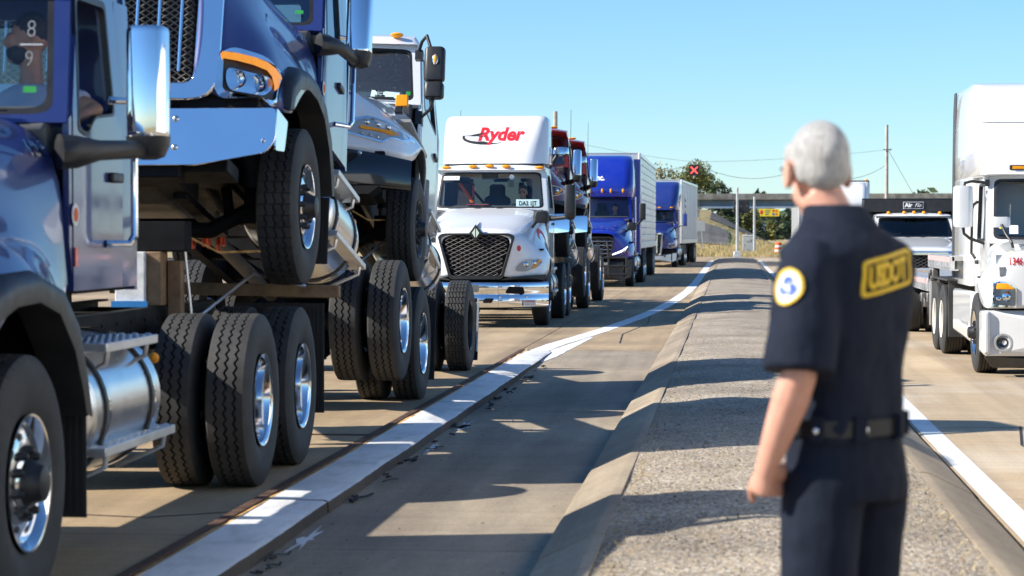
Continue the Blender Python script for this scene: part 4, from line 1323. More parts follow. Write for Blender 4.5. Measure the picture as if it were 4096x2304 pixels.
def box_trailer(t, y0, L, w, z0, z1, skin, rows, label_text=None, ribs=0, xoff=0., rear_wheels=True, panel_h=None):
    """van trailer behind a tractor, as a thing of its own: root t at the front bottom"""
    b = MB(); b.bx(-w+.03, w-.03, .03, L-.03, z0+.1, z1-.03); b.obj('cargo_box', skin, t)
    b = MB(); b.bx(-w+.02, w-.02, 0, .03, z0, z1-.05); b.obj('front_wall', 'trailerwhite', t, .01)
    h = (z1-.12-(z0+.22))/rows
    pm = None
    for s in (1, -1):
        for i in range(rows):
            if pm is None:
                q = MB(); q.prism([(-.012, -h/2+.004), (.012, -h/2+.02), (.014, 0), (.012, h/2-.02), (-.012, h/2-.004)], 0, 1, 'y'); q.v = [(x, y*(L-.2), z) for x, y, z in q.v]
                pm = q.mesh('side_panel')
            o = mkobj('side_panel', pm, skin, t, loc=(s*(w-.018), .1, z0+.22+h*(i+.5)))
            if s < 0: o.scale = (-1, 1, 1)
        q = MB(); q.bx(s*w-.03, s*w+.02, 0, L, z0, z0+.2); q.obj('bottom_rail', 'alurough', t, .01)
        q = MB(); q.bx(s*w-.03, s*w+.02, 0, L, z1-.12, z1); q.obj('top_rail', 'alu', t, .01)
        q = MB(); q.bx(s*w-.06, s*w+.022, -.03, .13, z0, z1); q.obj('corner_post', 'trailerwhite', t, .02)
        for k in range(ribs):
            yy = .6+k*(L-1)/ribs
            q = MB(); q.bx(s*w, s*w+.02, yy-.02, yy+.02, z0+.2, z1-.12); q.obj('rib', skin, t)
        q = MB(); q.bx(s*(w-.3), s*(w-.22), 2.6, 2.7, .1, z0); q.bx(s*(w-.35), s*(w-.17), 2.55, 2.75, .06, .1); q.obj('landing_leg', 'greydark', t)
    b = MB(); b.bx(-w+.02, w-.02, 0, L, z1-.02, z1+.01); b.obj('roof_sheet', 'trailerwhite', t)
    if rear_wheels:
        for y in (L-2.6, L-1.35): axle_set(t, y, .52, w, True, 'rib', rimmat='rimwhite')
        b = MB(); b.bx(-.5, .5, L-3.4, L-.6, z0-.2, z0); b.obj('bogie', 'chassis', t)
    if label_text:
        for i, ch in enumerate(label_text): lettering(ch, .16, 'redink' if i < len(label_text)-1 else 'blueink', t, None, (w-.02, -.036, z1-.5-.2*i), bold=.006)
        for i, ch in enumerate('303606'): lettering(ch, .12, 'redink', t, None, (w-.02, -.036, z0+1.0-.14*i), bold=.004)
# ------------------------------------------------------------------ the setting
def structure(o): return tag(o, kind='structure')
b = MB(); b.bx(-2500, 2500, -60, 5000, -.6, -.1); structure(b.obj('ground', 'grass'))
b = MB(); b.bx(-400, 400, 148.02, 2500, -.095, -.06); structure(b.obj('verge', 'grass'))
b = MB(); b.bx(-40, 30, -12, 146, -.15, -.088); structure(b.obj('pavement', 'subbase'))
pave = bpy.data.objects['pavement']
_sl = {}
def slab(x0, x1, y0, y1, mat, gap=.016):
    k = (round(x1-x0, 2), round(y1-y0, 2), mat)
    if k not in _sl:
        q = MB(); q.bx(-(x1-x0)/2+gap/2, (x1-x0)/2-gap/2, -(y1-y0)/2+gap/2, (y1-y0)/2-gap/2, -.085, 0); _sl[k] = q.mesh('slab', 0); _sl[k].materials.append(M[mat])
    return mkobj('slab', _sl[k], None, pave, loc=((x0+x1)/2, (y0+y1)/2, 0))
ys = [-10, -2, 5.9, 11.9, 17.9, 24.4, 31]
for a, c in zip(ys, ys[1:]):
    slab(-6.4, -2.86, a, c, 'lanecon'); slab(-10.2, -6.4, a, c, 'lanecon'); slab(-15, -10.2, a, c, 'lanecon'); slab(-24, -15, a, c, 'lanecon')
    SH = slab(-2.42, -.94, a, c, 'shoulder'); SH.location.z = -.065
    if c == 31: SH.location.z = -.034; SH.rotation_euler = (.0099, 0, 0)
y = 31
while y < 140:
    e = y+6
    slab(-6.4, -2.86, y, e, 'lanecon'); slab(-10.2, -6.4, y, e, 'lanecon'); slab(-15, -10.2, y, e, 'lanecon'); slab(-24, -15, y, e, 'lanecon')
    slab(-2.86, -.94, y, e, 'lanecon')
    if y > 128: slab(-.94, 1.5, y, e, 'lanecon')
    y = e
y = -10
while y < 140:
    for x0, x1 in ((1.5, 5.3), (5.3, 9.1), (9.1, 12.9), (12.9, 22)): slab(x0, x1, y, y+6, 'rightcon')
    y += 6
b = MB(); b.bx(-60, 60, 140.05, 148, -.03, -.004); structure(b.obj('cross_road', 'lanecon'))

# island: kerb stones and domed aggregate
b = MB(); rs = []
for i in range(0, 128):
    yy = -8+i*1.07
    row = []
    for j in range(13):
        x = -.605+j*1.75/12
        q = (x-.27)/.875
        row.append((x, yy, .148+.045*(1-q*q)+.006*math.sin(yy*1.7+x*9)+rnd.uniform(-.003, .003)))
    rs.append(row)
b.rings(rs, False, False); isl = structure(b.obj('traffic_island', 'gravel', None, 0, 60))
KL = [(-.945, -.13), (-.945, .0), (-.925, .028), (-.67, .15), (-.65, .156), (-.605, .158), (-.6, -.13)]
kl = MB().prism(KL, .006, 2.994, 'y'); kl.deform(lambda x, y, z: (x, y, z)); klm = kl.mesh('kerb_stone', 22); klm.materials.append(M['kerbcon'])
kr = MB().prism([(.54-x, z) for x, z in KL], .006, 2.994, 'y'); krm = kr.mesh('kerb_stone', 22); krm.materials.append(M['kerbcon'])
y = -7
while y < 127:
    for me in (klm, krm):
        o = mkobj('kerb_stone', me, None, isl, loc=(rnd.uniform(-.002, .002), y, rnd.uniform(-.002, .001)))
        o.rotation_euler = (0, rnd.uniform(-.003, .003), 0)
    y += 3
b = MB(); b.rings([[(.275+(1.22*k)*math.cos(a*math.pi/12), 128+.9*k*math.sin(a*math.pi/12), z) for a in range(13)]+[(.275-1.22*k, 127.9, z), (.275+1.22*k, 127.9, z)] for z, k in ((-.05, 1), (.03, 1), (.15, .75))]); b.obj('kerb_nose', 'kerbcon', isl)

# painted kerb beside the scale, rusty edge angle, painted line
pk = None
for i, (a, c) in enumerate(((-9, 5.5), (5.53, 13.4), (13.43, 21.3), (21.34, 25.6), (25.64, 30.5))):
    q = MB(); n = int((c-a)*7); rs = []
    for k in range(n+1):
        yy = a+(c-a)*k/n
        e = .004*math.sin(yy*2.3)+rnd.uniform(-.006, .002); e2 = rnd.uniform(-.006, .004)
        zt = .014
        rs.append([(-2.75, yy, -.12), (-2.75, yy, zt-.004), (-2.742, yy, zt), (-2.415+e, yy, zt+e2), (-2.395+e, yy, zt-.022), (-2.385+e*1.5, yy, -.12)])
    q.rings(rs)
    o = q.obj('painted_kerb' if pk is None else 'kerb_stone', 'crumble', pk, 0, 30)
    q2 = MB(); q2.rings([[(r[2][0]-.006, r[2][1], .0175), (r[3][0]-.004, r[3][1], r[3][2]+.0035), (r[4][0]+.003, r[4][1], r[4][2]+.012)] for r in rs], False, False)
    q2.obj('paint_coat', 'wkerb', o if pk is None else pk, 0, 30)
    if pk is None: pk = structure(o)
b = MB(); rs = []
for k in range(90):
    yy = -9+k*39.9/89
    rs.append([(-2.853, yy, -.02), (-2.853, yy, .018), (-2.79+rnd.uniform(-.003, .003), yy, .02), (-2.787, yy, -.02)])
b.rings(rs); er = structure(b.obj('scale_edge_angle', 'rust', None, 0, 30))
b = MB(); rs = []
for k in range(160):
    yy = -9+k*39.9/159
    rs.append([(-2.786, yy, -.02), (-2.786, yy, .004+rnd.uniform(0, .012)), (-2.746, yy, .012+rnd.uniform(0, .014)), (-2.745, yy, -.02)])
b.rings(rs); b.obj('grit_filler', 'rusttan', er, 0, 30)
b = MB(); b.bx(-5.6, -2.86, 17.86, 17.94, -.01, .006); structure(b.obj('scale_joint_strip', 'rust'))

def stripe(name, pts, w, z=.004, mat='wpaint'):
    q = MB(); rs = []; out = []
    for i in range(len(pts)-1):
        for k in range(6): out.append(Vector(pts[i]).lerp(Vector(pts[i+1]), k/6))
    out.append(Vector(pts[-1]))
    for i, p in enumerate(out):
        t = (out[min(i+1, len(out)-1)]-out[max(i-1, 0)]).normalized()
        n = Vector((t.y, -t.x)); ww = w/2*(1+rnd.uniform(-.04, .04))
        rs.append([(p.x-n.x*ww, p.y-n.y*ww, z), (p.x+n.x*ww, p.y+n.y*ww, z)])
    q.rings(rs, False, False)
    return structure(q.obj(name, mat))
stripe('painted_line', [(-2.61, 30.5), (-2.5, 32.6), (-2.32, 34.6), (-2.08, 37.5), (-1.72, 43), (-1.48, 48), (-1.3, 54), (-1.16, 62), (-1.1, 72), (-1.08, 100), (-1.07, 122), (-1.0, 127), (-.7, 129.0), (.27, 129.4), (1.2, 129.0), (1.53, 127), (1.6, 122)], .27)
stripe('edge_line', [(1.61, -8), (1.61, 30), (1.61, 80), (1.6, 122)], .17)
b = MB(); rs = []
for k in range(25):
    yy = 28.6+k*.26; w = .3*math.sin(math.pi*min(1, (k+1)/20)) if k < 10 else .3*(1-(k-10)/15)
    x0 = -2.39 if yy < 31 else -2.39+(yy-31)*.075
    rs.append([(x0-.05, yy, .003), (x0+w*(1+.04*math.sin(k*2.1))*.6, yy, .003)])
b.rings(rs, False, False)
b.deform(lambda x, y, z: (x, y, z-max(0, (31-y)*.0099)))
structure(b.obj('paint_overspray', 'wpaint', None, 0, 0))
for pts in ([(-6.4, 33.2), (-4.9, 33.35), (-3.6, 33.1), (-2.2, 33.3)], [(-2.4, 21.2), (-1.9, 21.3), (-1.3, 21.15), (-.96, 21.25)], [(-5.2, 12.4), (-4.1, 12.8), (-3.3, 12.6), (-2.87, 12.9)], [(1.72, 19.0), (2.9, 19.2), (4.1, 18.9), (5.9, 19.3)], [(2.2, 14), (2.35, 15.6), (2.2, 17.5), (2.4, 19.2)], [(-1.6, 33), (-1.7, 36), (-1.45, 40), (-1.55, 44)]):
    stripe('sealed_crack', pts, .022, .003 if pts[0][1] > 31 or pts[0][0] > 0 or pts[0][0] < -2.6 else -.062, 'flap')
# patches of spilled paint and debris along the broken kerb edge
b = MB()
for i in range(5):
    yy = rnd.uniform(9, 27); x = -2.37; n = 26
    L, w = rnd.uniform(.2, .8), rnd.uniform(.03, .09)
    o = len(b.v)
    for k in range(n):
        a = 2*math.pi*k/n; q = rnd.uniform(.35, 1)*(.75+.25*math.sin(k*1.3+i))
        b.v.append((x+w+w*q*math.cos(a), yy+L*q*math.sin(a), -.061+max(0, (yy-24.4)*.0099)))
    b.f.append(tuple(range(o, o+n)))
tag(b.obj('paint_splashes', 'wpaint', None, 0, 0), kind='stuff')
b = MB()
for i in range(38):
    yy = rnd.uniform(6.5, 28); x = -2.36+abs(rnd.gauss(0, .05)); L = rnd.uniform(.05, .3)
    a = rnd.uniform(1.2, 1.9); p = []; zz = rnd.uniform(.004, .012)
    for k in range(6):
        p.append((x+math.cos(a)*L*k/5+.02*math.sin(k*1.7+i), yy+math.sin(a)*L*k/5, -.06+max(0, (yy-24.4)*.0099)+zz+.012*math.sin(k*2.2+i)**2))
    b.tube(p, rnd.uniform(.006, .014), 5, True, .5)
tag(b.obj('sealant_debris', 'flap'), kind='stuff')
b = MB()
for i in range(240):
    u = rnd.random()
    if u < .45: x, yy, z0 = -2.3+abs(rnd.gauss(0, .25)), rnd.uniform(6, 33), .001
    else: x, yy, z0 = rnd.uniform(-2.3, -.95), rnd.uniform(6, 45), .001
    r = rnd.uniform(.003, .008); z0 -= .065 if yy < 24.4 else max(0, (31-yy)*.0099)
    b.ball((x, yy, z0+r*.4), (r, r*rnd.uniform(.7, 1.3), r*.7), 5, 3)
tag(b.obj('loose_gravel', 'kerbcon'), kind='stuff')
# loose stones, needles and straw on the island
b = MB()
for i in range(2600):
    yy = 7+abs(rnd.gauss(0, 9)); x = rnd.uniform(-.6, 1.14); q = (x-.27)/.875
    z = .15+.045*(1-q*q); r = rnd.uniform(.003, .0075)
    b.ball((x, yy, z+r*.3), (r, r*rnd.uniform(.7, 1.4), r*.7), 5, 3)
tag(b.obj('island_pebbles', 'gravel'), kind='stuff')
b = MB()
for i in range(1500):
    e = rnd.random()
    yy = 6.5+abs(rnd.gauss(0, 14))
    x = (-.57+abs(rnd.gauss(0, .07))) if e < .5 else (1.12-abs(rnd.gauss(0, .09)))
    q = (x-.27)/.875; z = .15+.045*(1-q*q)+.004
    a = rnd.uniform(0, 6.28); L = rnd.uniform(.02, .09); up = rnd.uniform(0, .035); w = .0022
    c, s = math.cos(a), math.sin(a)
    b.add([(x-s*w, yy+c*w, z), (x+s*w, yy-c*w, z), (x+c*L, yy+s*L, z+up)], [(0, 1, 2)])
tag(b.obj('straw_litter', 'strawblade', None, 0, 0), kind='stuff')

# ------------------------------------------------------------------ overpass, slope, far ground
def lump(name, mat, pts_rows, smooth=60):
    q = MB(); q.rings(pts_rows, False, False); return q.obj(name, mat, None, 0, smooth)
# embankment left of the highway: rows run from the crest (left) to the toe (right)
rows = []
for yy, h in ((185, .0), (205, .2), (225, 1.0), (243, 3.0), (258, 4.2), (290, 4.2), (320, 4.2)):
    toe = 5.4-.012*(yy-240)
    rows.append([(-120, yy, h), (-12, yy, h), (-5.5, yy, h), (-2.6, yy, h*.98), (-.6, yy, h*.72), (2.2, yy, h*.36), (toe, yy, -.05), (toe+.5, yy, -.09)])
emb = structure(lump('embankment', 'grass', rows))
def paved(x0f, x1f, y0, y1, name='slope_paving'):
    rr = []
    for k in range(9):
        yy = y0+(y1-y0)*k/8
        h = [0, .2, 1.0, 3.0, 4.2, 4.2][0]
        pr = [(185, 0), (205, .2), (225, 1), (243, 3), (258, 4.2), (330, 4.2)]
        for (a, ha), (c, hc) in zip(pr, pr[1:]):
            if a <= yy <= c: h = ha+(hc-ha)*(yy-a)/(c-a)
        prof = [(-5.5, h), (-2.6, h*.98), (-.6, h*.72), (2.2, h*.36), (5.4-.012*(yy-240), -.05)]
        row = []
        for j in range(7):
            t = x0f+(x1f-x0f)*j/6
            x = -5.5+t*(5.4-.012*(yy-240)+5.5); z = 0
            for (xa, za), (xc, zc) in zip(prof, prof[1:]):
                if xa <= x <= xc+1e-6: z = za+(zc-za)*(x-xa)/(xc-xa); break
            row.append((x+rnd.uniform(-.1, .1)*(j in (0, 6)), yy, z+.05))
        rr.append(row)
    q = MB(); q.rings(rr, False, False)
    return structure(q.obj(name, 'slope'))
paved(.0, .985, 246, 268)
paved(.02, .48, 213, 239, 'slope_apron')

br = thing('overpass_bridge', 'grey concrete highway overpass on blue girders crossing behind the trucks', 'bridge', (0, 0, 0))
b = MB(); b.bx(-5.2, 90, 262, 274, 5.25, 5.45); b.obj('deck', 'bridgecon', br)
b = MB()
for k in range(16): b.bx(-5.2+k*6, -5.22+(k+1)*6, 261.7, 262, 5.28, 5.98)
b.obj('parapet', 'bridgecon', br, .02)
b = MB(); b.bx(-4.6, 90, 262.5, 262.53, 4.5, 5.25); b.obj('girder', 'girder', br)
b = MB()
for k in range(13): b.bx(-4+k*7, -3.9+k*7, 262.3, 262.5, 4.5, 5.25)
b.obj('stiffener', 'girder', br)
b = MB(); b.bx(-3.6, 90, 262.2, 262.9, 4.3, 4.52); b.obj('bottom_flange', 'gwhite', br)
b = MB(); b.bx(-5.2, -3.5, 262, 274, 3.2, 5.25); b.obj('abutment', 'bridgecon', br)
b = MB(); b.bx(-60, -5.2, 261.8, 274, 4.0, 5.98); b.obj('approach_wall', 'bridgecon', br)
for x in (34, 37.5):
    b = MB(); b.lathe([(-.1, .5), (5.2, .5)], 16, 'z', (x, 266, 0)); b.obj('pier', 'bridgecon', br)
b = MB(); b.bx(-30, 60, 271.9, 272.2, 5.3, 6.0); b.obj('far_parapet', 'bridgecon', br)

# the highway beyond, seen under the bridge
hw = []
for yy in (280, 330, 400, 600, 900): hw.append([(7+.02*(yy-280), yy, -.04), (60, yy, -.04)])
structure(lump('highway', 'rightcon', hw))

def tree(name, label, x, y, z, h, w, mat, n, seed, group=None, trunk=True, size=.35, low=.25, cat='tree', lumps=14):
    r = random.Random(seed)
    t = thing(name, label, cat, (x, y, z), 0, group)
    clusters = []
    for i in range(lumps):
        a = r.uniform(0, 6.28); k = r.random()**.5
        zz = h*(low+(1-low)*r.uniform(.12, .9))
        prof = math.sin(min(1, max(0, (zz/h-low)/(1-low)))*math.pi*.85+.3)
        clusters.append((Vector((w/2*k*.8*prof*math.cos(a), w/2*k*.8*prof*math.sin(a), zz)), w*r.uniform(.11, .22)))
    if trunk:
        q = MB(); q.tube([(0, 0, -.3), (.05*w*.2, 0, h*.25), (-.02*w, .02*w, h*.55), (0, 0, h*.85)], [h*.03, h*.024, h*.015, h*.004], 8)
        for c, rad in clusters[:10]:
            q.tube([(0, 0, max(h*.12, c.z*.5)), tuple(c*.6+Vector((0, 0, c.z*.2))), tuple(c)], [h*.01, h*.006, h*.002], 5)
        q.obj('trunk', 'bark', t)
    q = MB()
    for i in range(n):
        c, rad = clusters[r.randrange(len(clusters))]
        d = Vector((r.gauss(0, 1), r.gauss(0, 1), r.gauss(0, .8)))
        d = d.normalized()*rad*(r.random()**.4)*1.1
        p = c+d
        if p.z < h*low*.6: p.z = h*low*.6+r.random()*.3*h*low
        u = Vector((r.gauss(0, 1), r.gauss(0, 1), r.gauss(0, 1))).normalized()
        v = u.orthogonal().normalized(); s = size*r.uniform(.5, 1.2)
        q.add([p-u*s, p+v*s*.5, p+u*s, p-v*s*.5], [(0, 1, 2, 3)])
    q.obj('crown', mat, t, 0, 0)
    return t
tree('broad_tree', 'big green and gold tree rising above the left end of the overpass', -4.6, 296, 4, 6.7, 6.6, 'leafa', 5200, 3, size=.2, low=.1, lumps=26)
tree('broad_tree', 'thin bare topped autumn tree left of the big tree by the overpass', -9.2, 300, 4, 6.2, 6.5, 'leafc', 1500, 5, size=.2, low=.12, lumps=20)
tree('broad_tree', 'lower dark green tree on the right flank of the big overpass tree', -1.6, 292, 4, 3.9, 4.0, 'leafb', 2400, 8, size=.22, low=.05, lumps=16)
for i, (x, y, h, w) in enumerate(((25.2, 330, 2.6, 2.2), (27.5, 332, 3.3, 2.4), (29.3, 331, 2.7, 2.6))):
    tree('small_tree', ('leftmost and smallest', 'middle and tallest', 'rightmost')[i]+' of the three little trees peeking over the overpass', x, y, 4.2, h, w, 'leafb', 700, 20+i, 'little trees beyond the overpass', size=.22, low=.1)
# dark growth under and behind the bridge
b = MB(); r_ = random.Random(4)
for i in range(9000):
    yy = r_.uniform(470, 540); x = r_.uniform(-5, 110)
    top = 7.5+1.8*math.sin(x*.35)+1.2*math.sin(x*.9+2)
    z = r_.uniform(0, max(2, top)); p = Vector((x, yy, z))
    u = Vector((r_.gauss(0, 1), r_.gauss(0, 1), r_.gauss(0, 1))).normalized(); v = u.orthogonal().normalized(); s = r_.uniform(.5, 1.5)
    b.add([p-u*s, p+v*s*.6, p+u*s, p-v*s*.6], [(0, 1, 2, 3)])
tag(b.obj('woods', 'leafb', None, 0, 0), kind='stuff')
for i, (x, y, h, w, m) in enumerate(((1.4, 300, 4.0, 3.6, 'leafb'), (3.6, 310, 3.2, 3.8, 'leafb'), (5.4, 322, 2.8, 3.2, 'leafa'), (2.6, 286, 2.4, 2.6, 'leafa'), (-.6, 284, 3.2, 2.6, 'leafb'))):
    tree('roadside_bush', ('tall dark bush under the girder by the abutment', 'broad dark bush behind the lane pole', 'low olive bush nearest the highway', 'olive bush at the top of the slope paving', 'dark bush tucked against the abutment')[i], x, y, .3+(1.5 if x < 3 else 0), h, w, m, 1500, 40+i, 'bushes below the overpass', False, .2, .02, 'bush', 14)
# dry grass on the verge
b = MB(); g2 = MB(); r_ = random.Random(6)
def gz(x, y):
    pr = [(185, 0), (205, .2), (225, 1), (243, 3), (258, 4.2), (330, 4.2)]; h = 0
    for (a, ha), (c, hc) in zip(pr, pr[1:]):
        if a <= y <= c: h = ha+(hc-ha)*(y-a)/(c-a)
    toe = 5.4-.012*(y-240)
    prof = [(-120, h), (-5.5, h), (-2.6, h*.98), (-.6, h*.72), (2.2, h*.36), (toe, -.05), (200, -.06)]
    for (xa, za), (xc, zc) in zip(prof, prof[1:]):
        if xa <= x <= xc: return za+(zc-za)*(x-xa)/(xc-xa)
    return 0
for i in range(15000):
    y = 148.5+r_.random()**1.5*95; x = r_.uniform(-9, 14)
    f = (x+5.5)/10.9
    if y > 213 and y < 239 and .03 < f < .47: continue
    if y > 246 and -.0 < f < .98: continue
    green = (x > 4.5 and y > 195) or (.47 < f < .56 and y > 215)
    z = gz(x, y)-.05; L = r_.uniform(.12, .42)*(1.2 if 170 < y < 200 and x < 0 else 1); a = r_.uniform(0, 6.28); w = .03
    (g2 if green and r_.random() < .8 else b).add([(x-w, y, z), (x+w, y, z), (x+math.cos(a)*L*.4, y+math.sin(a)*L*.4, z+L)], [(0, 1, 2)])
tag(b.obj('dry_grass', 'strawblade', None, 0, 0), kind='stuff')
tag(g2.obj('green_grass', 'greenblade', None, 0, 0), kind='stuff')

# ------------------------------------------------------------------ poles, signals, street things
def pole(name, label, x, y, z0, z1, r0, r1, mat, cat='pole', group=None):
    b = MB(); b.tube([(x, y, z0), (x, y, z1)], [r0, r1], 12)
    return tag(b.obj(name, mat), label, cat, group)
lp = thing('signal_pole', 'slim white signal pole on a square base at the far end of the island', 'pole', (.36, 128.1, .1))
b = MB(); b.tube([(0, 0, .4), (0, 0, 1.9), (0, 0, 1.9), (0, 0, 4.0)], [.085, .085, .075, .07], 12); b.obj('shaft', 'galv', lp)
b = MB(); b.rings([[(sx*k, sy*k, z) for sx, sy in ((-1, -1), (1, -1), (1, 1), (-1, 1))] for z, k in ((0, .24), (.35, .2), (.45, .15))]); b.obj('base', 'galv', lp, .02)
b = MB(); b.rings([[(.5*math.cos(a*math.pi/8), .4*math.sin(a*math.pi/8), z) for a in range(16)] for z in (-.12, .03)]); b.obj('footing', 'kerbcon', lp)
b = MB(); b.bx(.58-.36-.42, .58-.36+.46, .3, .42, 2.55, 3.25); b.bx(-.1, .1, .05, .3, 2.8, 2.9); b.obj('signal_head', 'black', lp, .02)
for x in (-.12, .22, .55):
    b = MB(); b.ball((x, .29, 2.95), (.02, .02, .02), 8, 5); b.obj('bolt', 'galv', lp)
pole('post', 'bare galvanised post standing right of the grey roadside cabinet', 1.72, 168, -.06, 4.2, .1, .085, 'galv')
span = thing('utility_pole', 'tall bare utility pole above the black dump body', 'pole', (8.75, 130, 0))
b = MB(); b.tube([(0, 0, -.1), (0, 0, 7.65)], [.12, .085], 12); b.obj('shaft', 'wood_pole', span)
b = MB(); b.box((0, -.14, 6.25), (.4, .06, .06)); b.ball((.2, -.14, 6.25), .06, 8, 5); b.obj('cable_clamp', 'greymetal', span)
sp2 = thing('utility_pole', 'utility pole tip showing above the first red cab', 'pole', (-10.0, 130, 0))
b = MB(); b.tube([(0, 0, -.1), (0, 0, 8.5)], [.16, .12], 12); b.obj('shaft', 'wood_pole', sp2)
def wire(label, pts, r=.014, sag=0.):
    p = []
    for i in range(len(pts)-1):
        a, c = Vector(pts[i]), Vector(pts[i+1])
        for k in range(10):
            t = k/10; q = a.lerp(c, t); q.z -= sag*4*t*(1-t); p.append(q)
    p.append(Vector(pts[-1]))
    b = MB(); b.tube(p, r, 5)
    return tag(b.obj('overhead_cable', 'wire'), label, 'cable')
wire('thin straight cable high between the two utility poles', [(-10, 130, 7.0), (-2.1, 130, 5.6), (8.75, 130, 6.25)], .009, .15)
wire('sagging cable that carries the lit red signal', [(-10, 130, 5.2), (-2.15, 130, 5.48)], .014, .55)
wire('loop of cable drooping right of the red signal', [(-2.0, 130, 5.48), (4.2, 130, 5.3), (8.75, 130, 5.4)], .014, .75)
wire('guy wire slanting down right of the tall utility pole', [(8.85, 130, 6.2), (11.4, 132, 2.0)], .012)
sg = thing('lane_signal', 'square black lane signal with a lit red cross hung on a cable', 'signal', (-2.08, 129.9, 5.12))
b = MB(); b.bx(-.3, .3, -.06, .1, -.3, .3); b.obj('housing', 'black', sg, .01)
b = MB()
for s in (1, -1): b.box((0, -.065-.004*(s > 0), 0), (.07, .008, .54), Matrix.Rotation(R(45*s), 3, 'Y'))
b.obj('red_cross', 'signalx', sg)
b = MB(); b.bx(-.12, -.09, -.01, .02, .3, .42); b.bx(.09, .12, -.01, .02, .3, .42); b.bx(-.14, .14, -.02, .03, .33, .36); b.tube([(-.02, 0, -.3), (-.02, 0, -.45)], .04, 8); b.obj('hanger', 'galv', sg)
rs_ = thing('road_sign', 'small road sign seen from its grey back on a leaning post', 'sign', (-2.15, 182, -.06))
b = MB(); b.rings([[(x, y, z) for x, y, z in ((-.04, -.02, z0), (.04, -.02, z0), (.04, .02, z0), (-.04, .02, z0))] for z0 in (0, 2.55)]); b.deform(lambda x, y, z: (x-.11*z, y, z)); b.obj('post', 'galv', rs_)
b = MB(); b.prism(rpoly(rect(-.42, .42, -.42, .42), .08, 3), -.03, -.015, 'y'); b.deform(lambda x, y, z: (x-.3, y, z+2.15)); b.obj('panel', 'signback', rs_)
cb = thing('utility_cabinet', 'grey roadside utility cabinet beside the signal poles', 'cabinet', (1.28, 171, -.06))
b = MB(); b.bx(-.42, .42, -.3, .3, .06, 1.4); b.obj('body', 'cabgrey', cb, .02)
b = MB(); b.bx(-.46, .46, -.34, .34, 1.38, 1.44); b.obj('lid', 'wplain', cb, .01)
b = MB(); b.bx(-.36, .36, -.325, -.3, .12, 1.32); d_ = b.obj('door', 'cabgrey', cb, .01)
b = MB(); b.bx(-.12, .22, -.35, -.325, .95, 1.15); b.obj('vent', 'signback', d_, .01)
b = MB(); b.bx(-.3, -.26, -.345, -.32, .6, .75); b.obj('handle', 'galv', d_)
b = MB(); b.bx(-.5, .5, -.4, .4, 0, .07); b.obj('plinth', 'kerbcon', cb)
lettering('118', .22, 'signback', d_, None, (.02, -.33, .32))
ba = thing('traffic_barrel', 'orange traffic barrel with white bands on the far verge', 'barrel', (3.45, 166, -.06))
b = MB(); b.lathe([(0, .33), (.04, .33), (.05, .29)], 20, 'z'); b.obj('base', 'black', ba)
for i, (z0, z1, r0, r1, m) in enumerate(((.05, .24, .3, .285, 'barrel'), (.24, .38, .28, .275, 'wplain'), (.38, .56, .275, .262, 'barrel'), (.56, .7, .255, .25, 'wplain'), (.7, .86, .25, .235, 'barrel'), (.86, .92, .225, .16, 'barrel'))):
    b = MB(); b.lathe([(z0, r0), (z1, r1)]+([(z1, .001)] if i == 5 else []), 20, 'z'); b.obj('band', m, ba)
bb = thing('billboard', 'yellow billboard on posts far beyond the overpass', 'billboard', (7.0, 420, 0))
b = MB(); b.bx(-1.85, 1.85, -.1, .1, 4.45, 5.8); b.obj('panel', 'yellow', bb, .02)
for k_ in range(3):
    b = MB(); b.bx(-.75, .2-.15*k_, -.115, -.1, 5.38-.34*k_, 5.56-.34*k_); b.obj('printed_block', 'greyink', bb)
b = MB(); b.ball((-1.4, -.11, 5.2), (.3, .03, .42), 14, 8); b.obj('portrait_print', 'redcloth', bb)
for i, m in enumerate(('blueink', 'barrel', 'redlens', 'barrel')):
    b = MB(); b.bx(.55+.55*(i % 2), .95+.55*(i % 2), -.12, -.1, 4.65+.6*(i//2), 5.05+.6*(i//2)); b.obj('printed_block', m, bb)
for x in (-1.1, 1.1):
    b = MB(); b.bx(x-.09, x+.09, .1, .28, -.05, 4.45); b.obj('post', 'greydark', bb)
bs = thing('guide_sign', 'small pale blue motorist sign on two posts beside the far highway', 'sign', (5.1, 380, 0))
b = MB(); b.bx(-.7, .7, -.03, .03, 1.2, 2.9); b.obj('panel', 'bluesign', bs)
for i in range(3):
    b = MB(); b.bx(-.5, .5, -.04, -.032, 1.5+.45*i, 1.7+.45*i); b.obj('printed_line', 'wplain', bs)
for x in (-.5, .5):
    b = MB(); b.bx(x-.05, x+.05, .03, .1, -.05, 2.9); b.obj('post', 'galv', bs)

